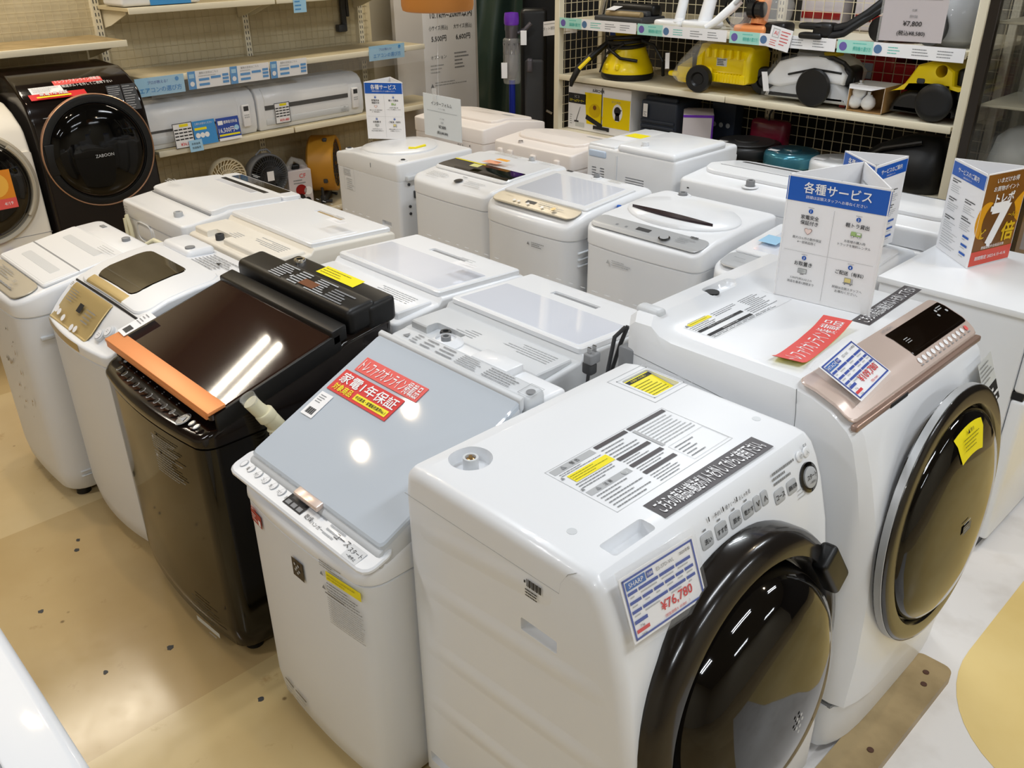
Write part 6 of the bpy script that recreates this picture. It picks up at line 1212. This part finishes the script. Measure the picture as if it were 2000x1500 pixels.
t = rthing('handheld_vacuum', 'white slim handheld vacuum leaning among clear wrapping', 'vacuum cleaner', 1.22, .10, ST); mb = MB(white); mb.tube([(-.10, -.09, .012), (-.05, -.06, .05), (.02, -.02, .12), (.05, .0, .16)], [.016, .022, .026, .026], 12); mb.use(lgrey).tube([(.04, -.03, .14), (.07, -.02, .17)], .012); mb.build('body', t); mb = MB(film); mb.rbox(.05, .13, -.1, .05, .005, .10, .03, 4); mb.build('clear_wrap', t)
t = rthing('stick_vacuum', 'copper and black stick vacuum with a clear bag on the top rack shelf', 'vacuum cleaner', 1.42, .14, ST); mb = MB(copper); mb.rbox(-.13, .07, -.12, .0, 0, .04, .018); mb.cyl((-.01, -.05, .04), (-.01, .04, .40), .045, .04); mb.build('body', t); mb = MB(black); mb.rbox(.05, .18, -.1, .02, 0, .06, .02); mb.cyl((-.045, -.09, .12), (-.01, -.09, .12), .045); mb.cyl((.0, -.09, .12), (.035, -.09, .12), .04); mb.build('wheel', t); mb = MB(film); mb.lathe([(.03, 0), (.07, .03), (.085, .1), (.06, .17), (.02, .2), (0, .2)], (.10, -.05, .04), n=24); mb.build('clear_bag', t)
t = rthing('vacuum_nozzle', 'black vacuum nozzle and hose lying across the top rack shelf', 'vacuum part', 1.88, .06, ST); mb = MB(black); mb.rbox(-.16, -.03, -.09, -.02, .0, .03, .012); mb.rbox(-.17, -.03, -.08, .0, .045, .075, .012); mb.rbox(-.09, .02, -.08, .01, .01, .08, .02); mb.build('nozzle_head', t); mb = MB(black); mb.tube([(.0, -.04, .05), (.08, -.03, .07), (.16, .0, .13), (.25, .05, .22), (.34, .1, .32)], .022, 10); mb.tube([(.0, -.06, .02), (.07, -.05, .035), (.15, -.01, .10), (.24, .04, .17), (.4, .09, .22)], .018, 10); mb.build('hose', t)
t = rthing('canister_vacuum', 'bright red canister behind the hanging price plate', 'vacuum cleaner', 2.17, .2, ST); mb = MB(redpl); mb.lathe([(.06, 0), (.11, .02), (.12, .08), (.10, .15), (.0, .17)], n=32); mb.build('body', t); mb = MB(black); mb.lathe([(.04, 0), (.06, .01), (.06, .03), (0, .035)], (-.06, -.1, .06), (0, -1, 0), 24); mb.build('wheel', t)
t = rthing('canister_vacuum', 'grey canister vacuum in a clear bag at the right end of the top shelf', 'vacuum cleaner', 2.44, .17, ST); mb = MB(mgrey); mb.lathe([(.05, 0), (.12, .03), (.135, .1), (.11, .2), (.05, .26), (0, .27)], n=32); mb.build('body', t); mb = MB(dgrey); mb.lathe([(.05, 0), (.085, .01), (.085, .03), (0, .035)], (-.06, -.11, .09), (-.3, -1, 0), 28); mb.build('wheel', t); mb = MB(film); mb.lathe([(.10, 0), (.14, .04), (.15, .12), (.125, .22), (.06, .29), (0, .30)], n=24); mb.build('clear_wrap', t)
# red boxed goods behind the grid, top level
for lab, x in (('white and red packet behind the grid above the copper stick vacuum', 1.52), ('white packet behind the grid above the black nozzle', 1.85)):
    t = rthing('stored_packet', lab, 'packet', x, .62, 1.472, 'packets on the rear side of the rack'); mb = MB(lilac); mb.rbox(-.13, .13, -.06, .06, 0, .2, .01); mb.use(redpl).rbox(-.12, .12, -.064, -.058, .05, .09, .002); mb.build('packet_body', t)

# ------------------------------------------------------------------ glass showcase at the upper right
t = thing('glass_showcase', 'dark framed glass showcase at the right edge holding bagged parts', 'showcase', (-1.53, 4.40, 0))
for x in (0, 1.2):
    for y in (0, .5): MB(brownframe).rbox(x - .022, x + .022, y - .02, y + .02, 0, 2.3, .003, 1).build('frame_post', t)
for z in (.05, 2.28): MB(brownframe).rbox(-.02, 1.22, -.02, .52, z - .03, z + .03, .003, 1).build('frame_rail', t)
MB(glass).rbox(.02, 1.18, -.003, .003, .08, 2.25, .001, 1).build('glass_pane', t); MB(glass).rbox(-.003, .003, .02, .48, .08, 2.25, .001, 1).build('glass_pane', t); MB(mat('showcase_back', '#6f6a58', .6)).rbox(.0, 1.2, .48, .50, .08, 2.25, .001, 1).build('back_panel', t)
for z in (.55, .92, 1.27, 1.62): MB(mat('showcase_shelf_%d' % int(z * 100), '#8f8a76', .4)).rbox(.02, 1.18, .02, .48, z - .012, z, .002, 1).build('shelf', t)
def sthing(name, label, cat, x, y, z): return thing(name, label, cat, (-1.53 + x, 4.40 + y, z), 0, 'goods inside the glass showcase')
def blob(m, w_, d_, h_, s_=7):
    r_ = random.Random(s_); mb = MB(m); mb.loft([[(w_ / 2 * k * math.cos(a0) * (1 + .12 * r_.uniform(-1, 1)), d_ / 2 * k * math.sin(a0) * (1 + .12 * r_.uniform(-1, 1)), h_ * z) for a0 in [2 * PI * i / 14 for i in range(14)]] for z, k in ((0, .85), (.2, 1), (.5, .95), (.75, .75), (.92, .45), (1, .2))]); return mb
for i, (lab, x, z, m, w_, h_) in enumerate((('grey-green bagged part high in the glass showcase', .28, 1.274, mushroom, .3, .22), ('pale bagged part on the third shelf of the glass showcase', .17, .924, mushroom, .26, .24), ('dark coiled lead in the glass showcase', .44, .924, black, .2, .1), ('clear bag of small parts on the top shelf of the glass showcase', .30, 1.624, mushroom, .34, .2))):
    s__ = sthing('bagged_part', lab, 'bagged part', x, .2, z); blob(m, w_, .2, h_, i + 3).build('bag_body', s__)
for i, (lab, x) in enumerate((('tan carton standing in the glass showcase, nearest its dark post', .14), ('tan carton in the glass showcase, away from its dark post', .33))):
    s__ = sthing('small_carton', lab, 'box', x, .24, .554); MB(cardb).rbox(-.06, .06, -.06, .06, 0, .26, .003, 1).build('carton', s__); MB(lilac).rbox(-.04, .04, -.063, -.06, .05, .2, .001, 1).build('label', s__)
s__ = sthing('small_carton', 'open tan carton with clear film on the second shelf of the glass showcase', 'box', .34, .22, 1.274 + .0); s__.location.x = -1.53 + .60; MB(cardb).rbox(-.12, .12, -.1, .1, 0, .12, .003, 1).build('carton', s__)

# ------------------------------------------------------------------ hanging lamp, price plates
t = thing('pendant_lamp', 'amber drum lampshade hanging at the top edge of the view', 'lamp', (-2.70, 2.225, 1.735)); mb = MB(lampsh); mb.lathe([(.118, .0), (.128, .004), (.132, .02), (.132, .22), (.128, .22), (.126, .02), (.118, .008)], n=48); mb.build('lamp_shade', t); MB(lampsh).lathe([(.124, .03), (.124, .033), (0, .033), (0, .03)], n=40).build('diffuser', t)
MB(black).cyl((0, 0, .03), (0, 0, CEIL - 1.735 - .02), .004).build('cord', t); MB(white).lathe([(.05, 0), (.05, .03), (.0, .035)], (0, 0, CEIL - 1.735 - .035), n=20).build('ceiling_rose', t)
def plate(name, label, O, U, w_, h_, m, art):
    t = thing(name, label, 'price card', O); U = Vector(U).normalized(); V_ = Vector(UP); V_ = (V_ - U * V_.dot(U)).normalized(); mb = MB(m); mb.prism([(0, 0), (w_, 0), (w_, h_), (0, h_)], (0, 0, 0), U, V_, .002); N = U.cross(V_); a = Art(mb, N * .0022, U, V_, .0005); art(a, w_, h_); mb.build('plate_sheet', t); return t, U, V_
def ip(a, w, h, nm, sub, l3, l4):
    a.text(nm, w * .5, h * .80, h * .09, ink, 'c', w * .55); a.text(sub, w * .5, h * .69, h * .035, inkg, 'c', w * .3); a.rect(w * .10, h * .615, w * .90, h * .621, inkg, 1); a.text(l3, w * .5, h * .46, h * .035, inkg, 'c', w * .4); a.text(l4, w * .5, h * .37, h * .05, inkg, 'c', w * .12)
    a.text('¥7,800', w * .5, h * .26, h * .085, ink, 'c', w * .4, .008); a.text('(税込¥8,580)', w * .5, h * .12, h * .085, ink, 'c', w * .62, .008)
p1 = Vector((-2.744, 2.172, 1.294)); p2 = Vector((-2.520, 2.166, 1.294))
t, U, V_ = plate('price_plate', 'grey price plate hanging on a clear thread below the amber lamp', p1, p2 - p1, (p2 - p1).length, .156, greypaper, lambda a, w, h: ip(a, w, h, 'インターフォルム', 'ポリウッド照明', 'LT-1940', '在庫'))
top = U * (p2 - p1).length * .42 + V_ * .155; mb = MB(film); mb.tube([top, top + Vector((0, 0, .06)), Vector((-2.70, 2.225, 1.735)) - p1 + Vector((-.0, 0, .0))], .0009, 6); mb.build('clear_thread', t); mb = MB(film); N = U.cross(V_); mb.prism([(.06, .13), (.085, .13), (.085, .18), (.06, .18)], N * .003, U, V_, .001); mb.build('clear_clip', t)
p1 = Vector((-1.257, 2.724, 1.695)); p2 = Vector((-1.085, 2.755, 1.695))
t, U, V_ = plate('price_plate', 'pale lilac price plate at the upper right in front of the vacuum rack', p1, p2 - p1, (p2 - p1).length, .185, lilac, lambda a, w, h: ip(a, w, h, 'MERCROS', 'ポリウッド照明', '在庫', '組合せ自由'))
mb = MB(film); mb.tube([U * .09 + V_ * .18, U * .09 + V_ * .3 + Vector((0, 0, 1.2))], .0009, 6); mb.build('clear_thread', t); MB(film).prism([(-.006, -.004), (.0, -.004), (.0, .19), (-.006, .19)], U.cross(V_) * .003, U, V_, .001).build('clear_edge', t)

# ------------------------------------------------------------------ washer stand bar on the floor
t = thing('washer_stand_bar', 'long khaki wooden bar with bolt holes on the floor under the second drum washer', 'stand bar', (-.525, 2.0, 0)); c_ = [( .045 * math.cos(a0), .28 + .045 * math.sin(a0)) for a0 in [PI * i / 10 for i in range(11)]]
mb = MB(khaki); pts = [(.035, -.75), (.035, .24)] + [(.005 + .03 * math.cos(a0), .24 + .03 * math.sin(a0)) for a0 in [PI / 2 * i / 6 for i in range(7)]] + [(-.05 + .03 * math.cos(a0), .24 + .03 * math.sin(a0)) for a0 in [PI / 2 + PI / 2 * i / 6 for i in range(7)]] + [(-.08, -.75)]
mb.prism(pts, (0, 0, .0015), (1, 0, 0), (0, 1, 0), .034); mb.build('bar', t); mb = MB(mat('bolt_brown', '#4d2f20', .5))
for y in (.2, .15, -.18): mb.lathe([(.009, 0), (.009, .002), (.0, .002)], (-.02 if y > .16 else -.005, y, .0356), n=14)
mb.build('bolt_hole', t)
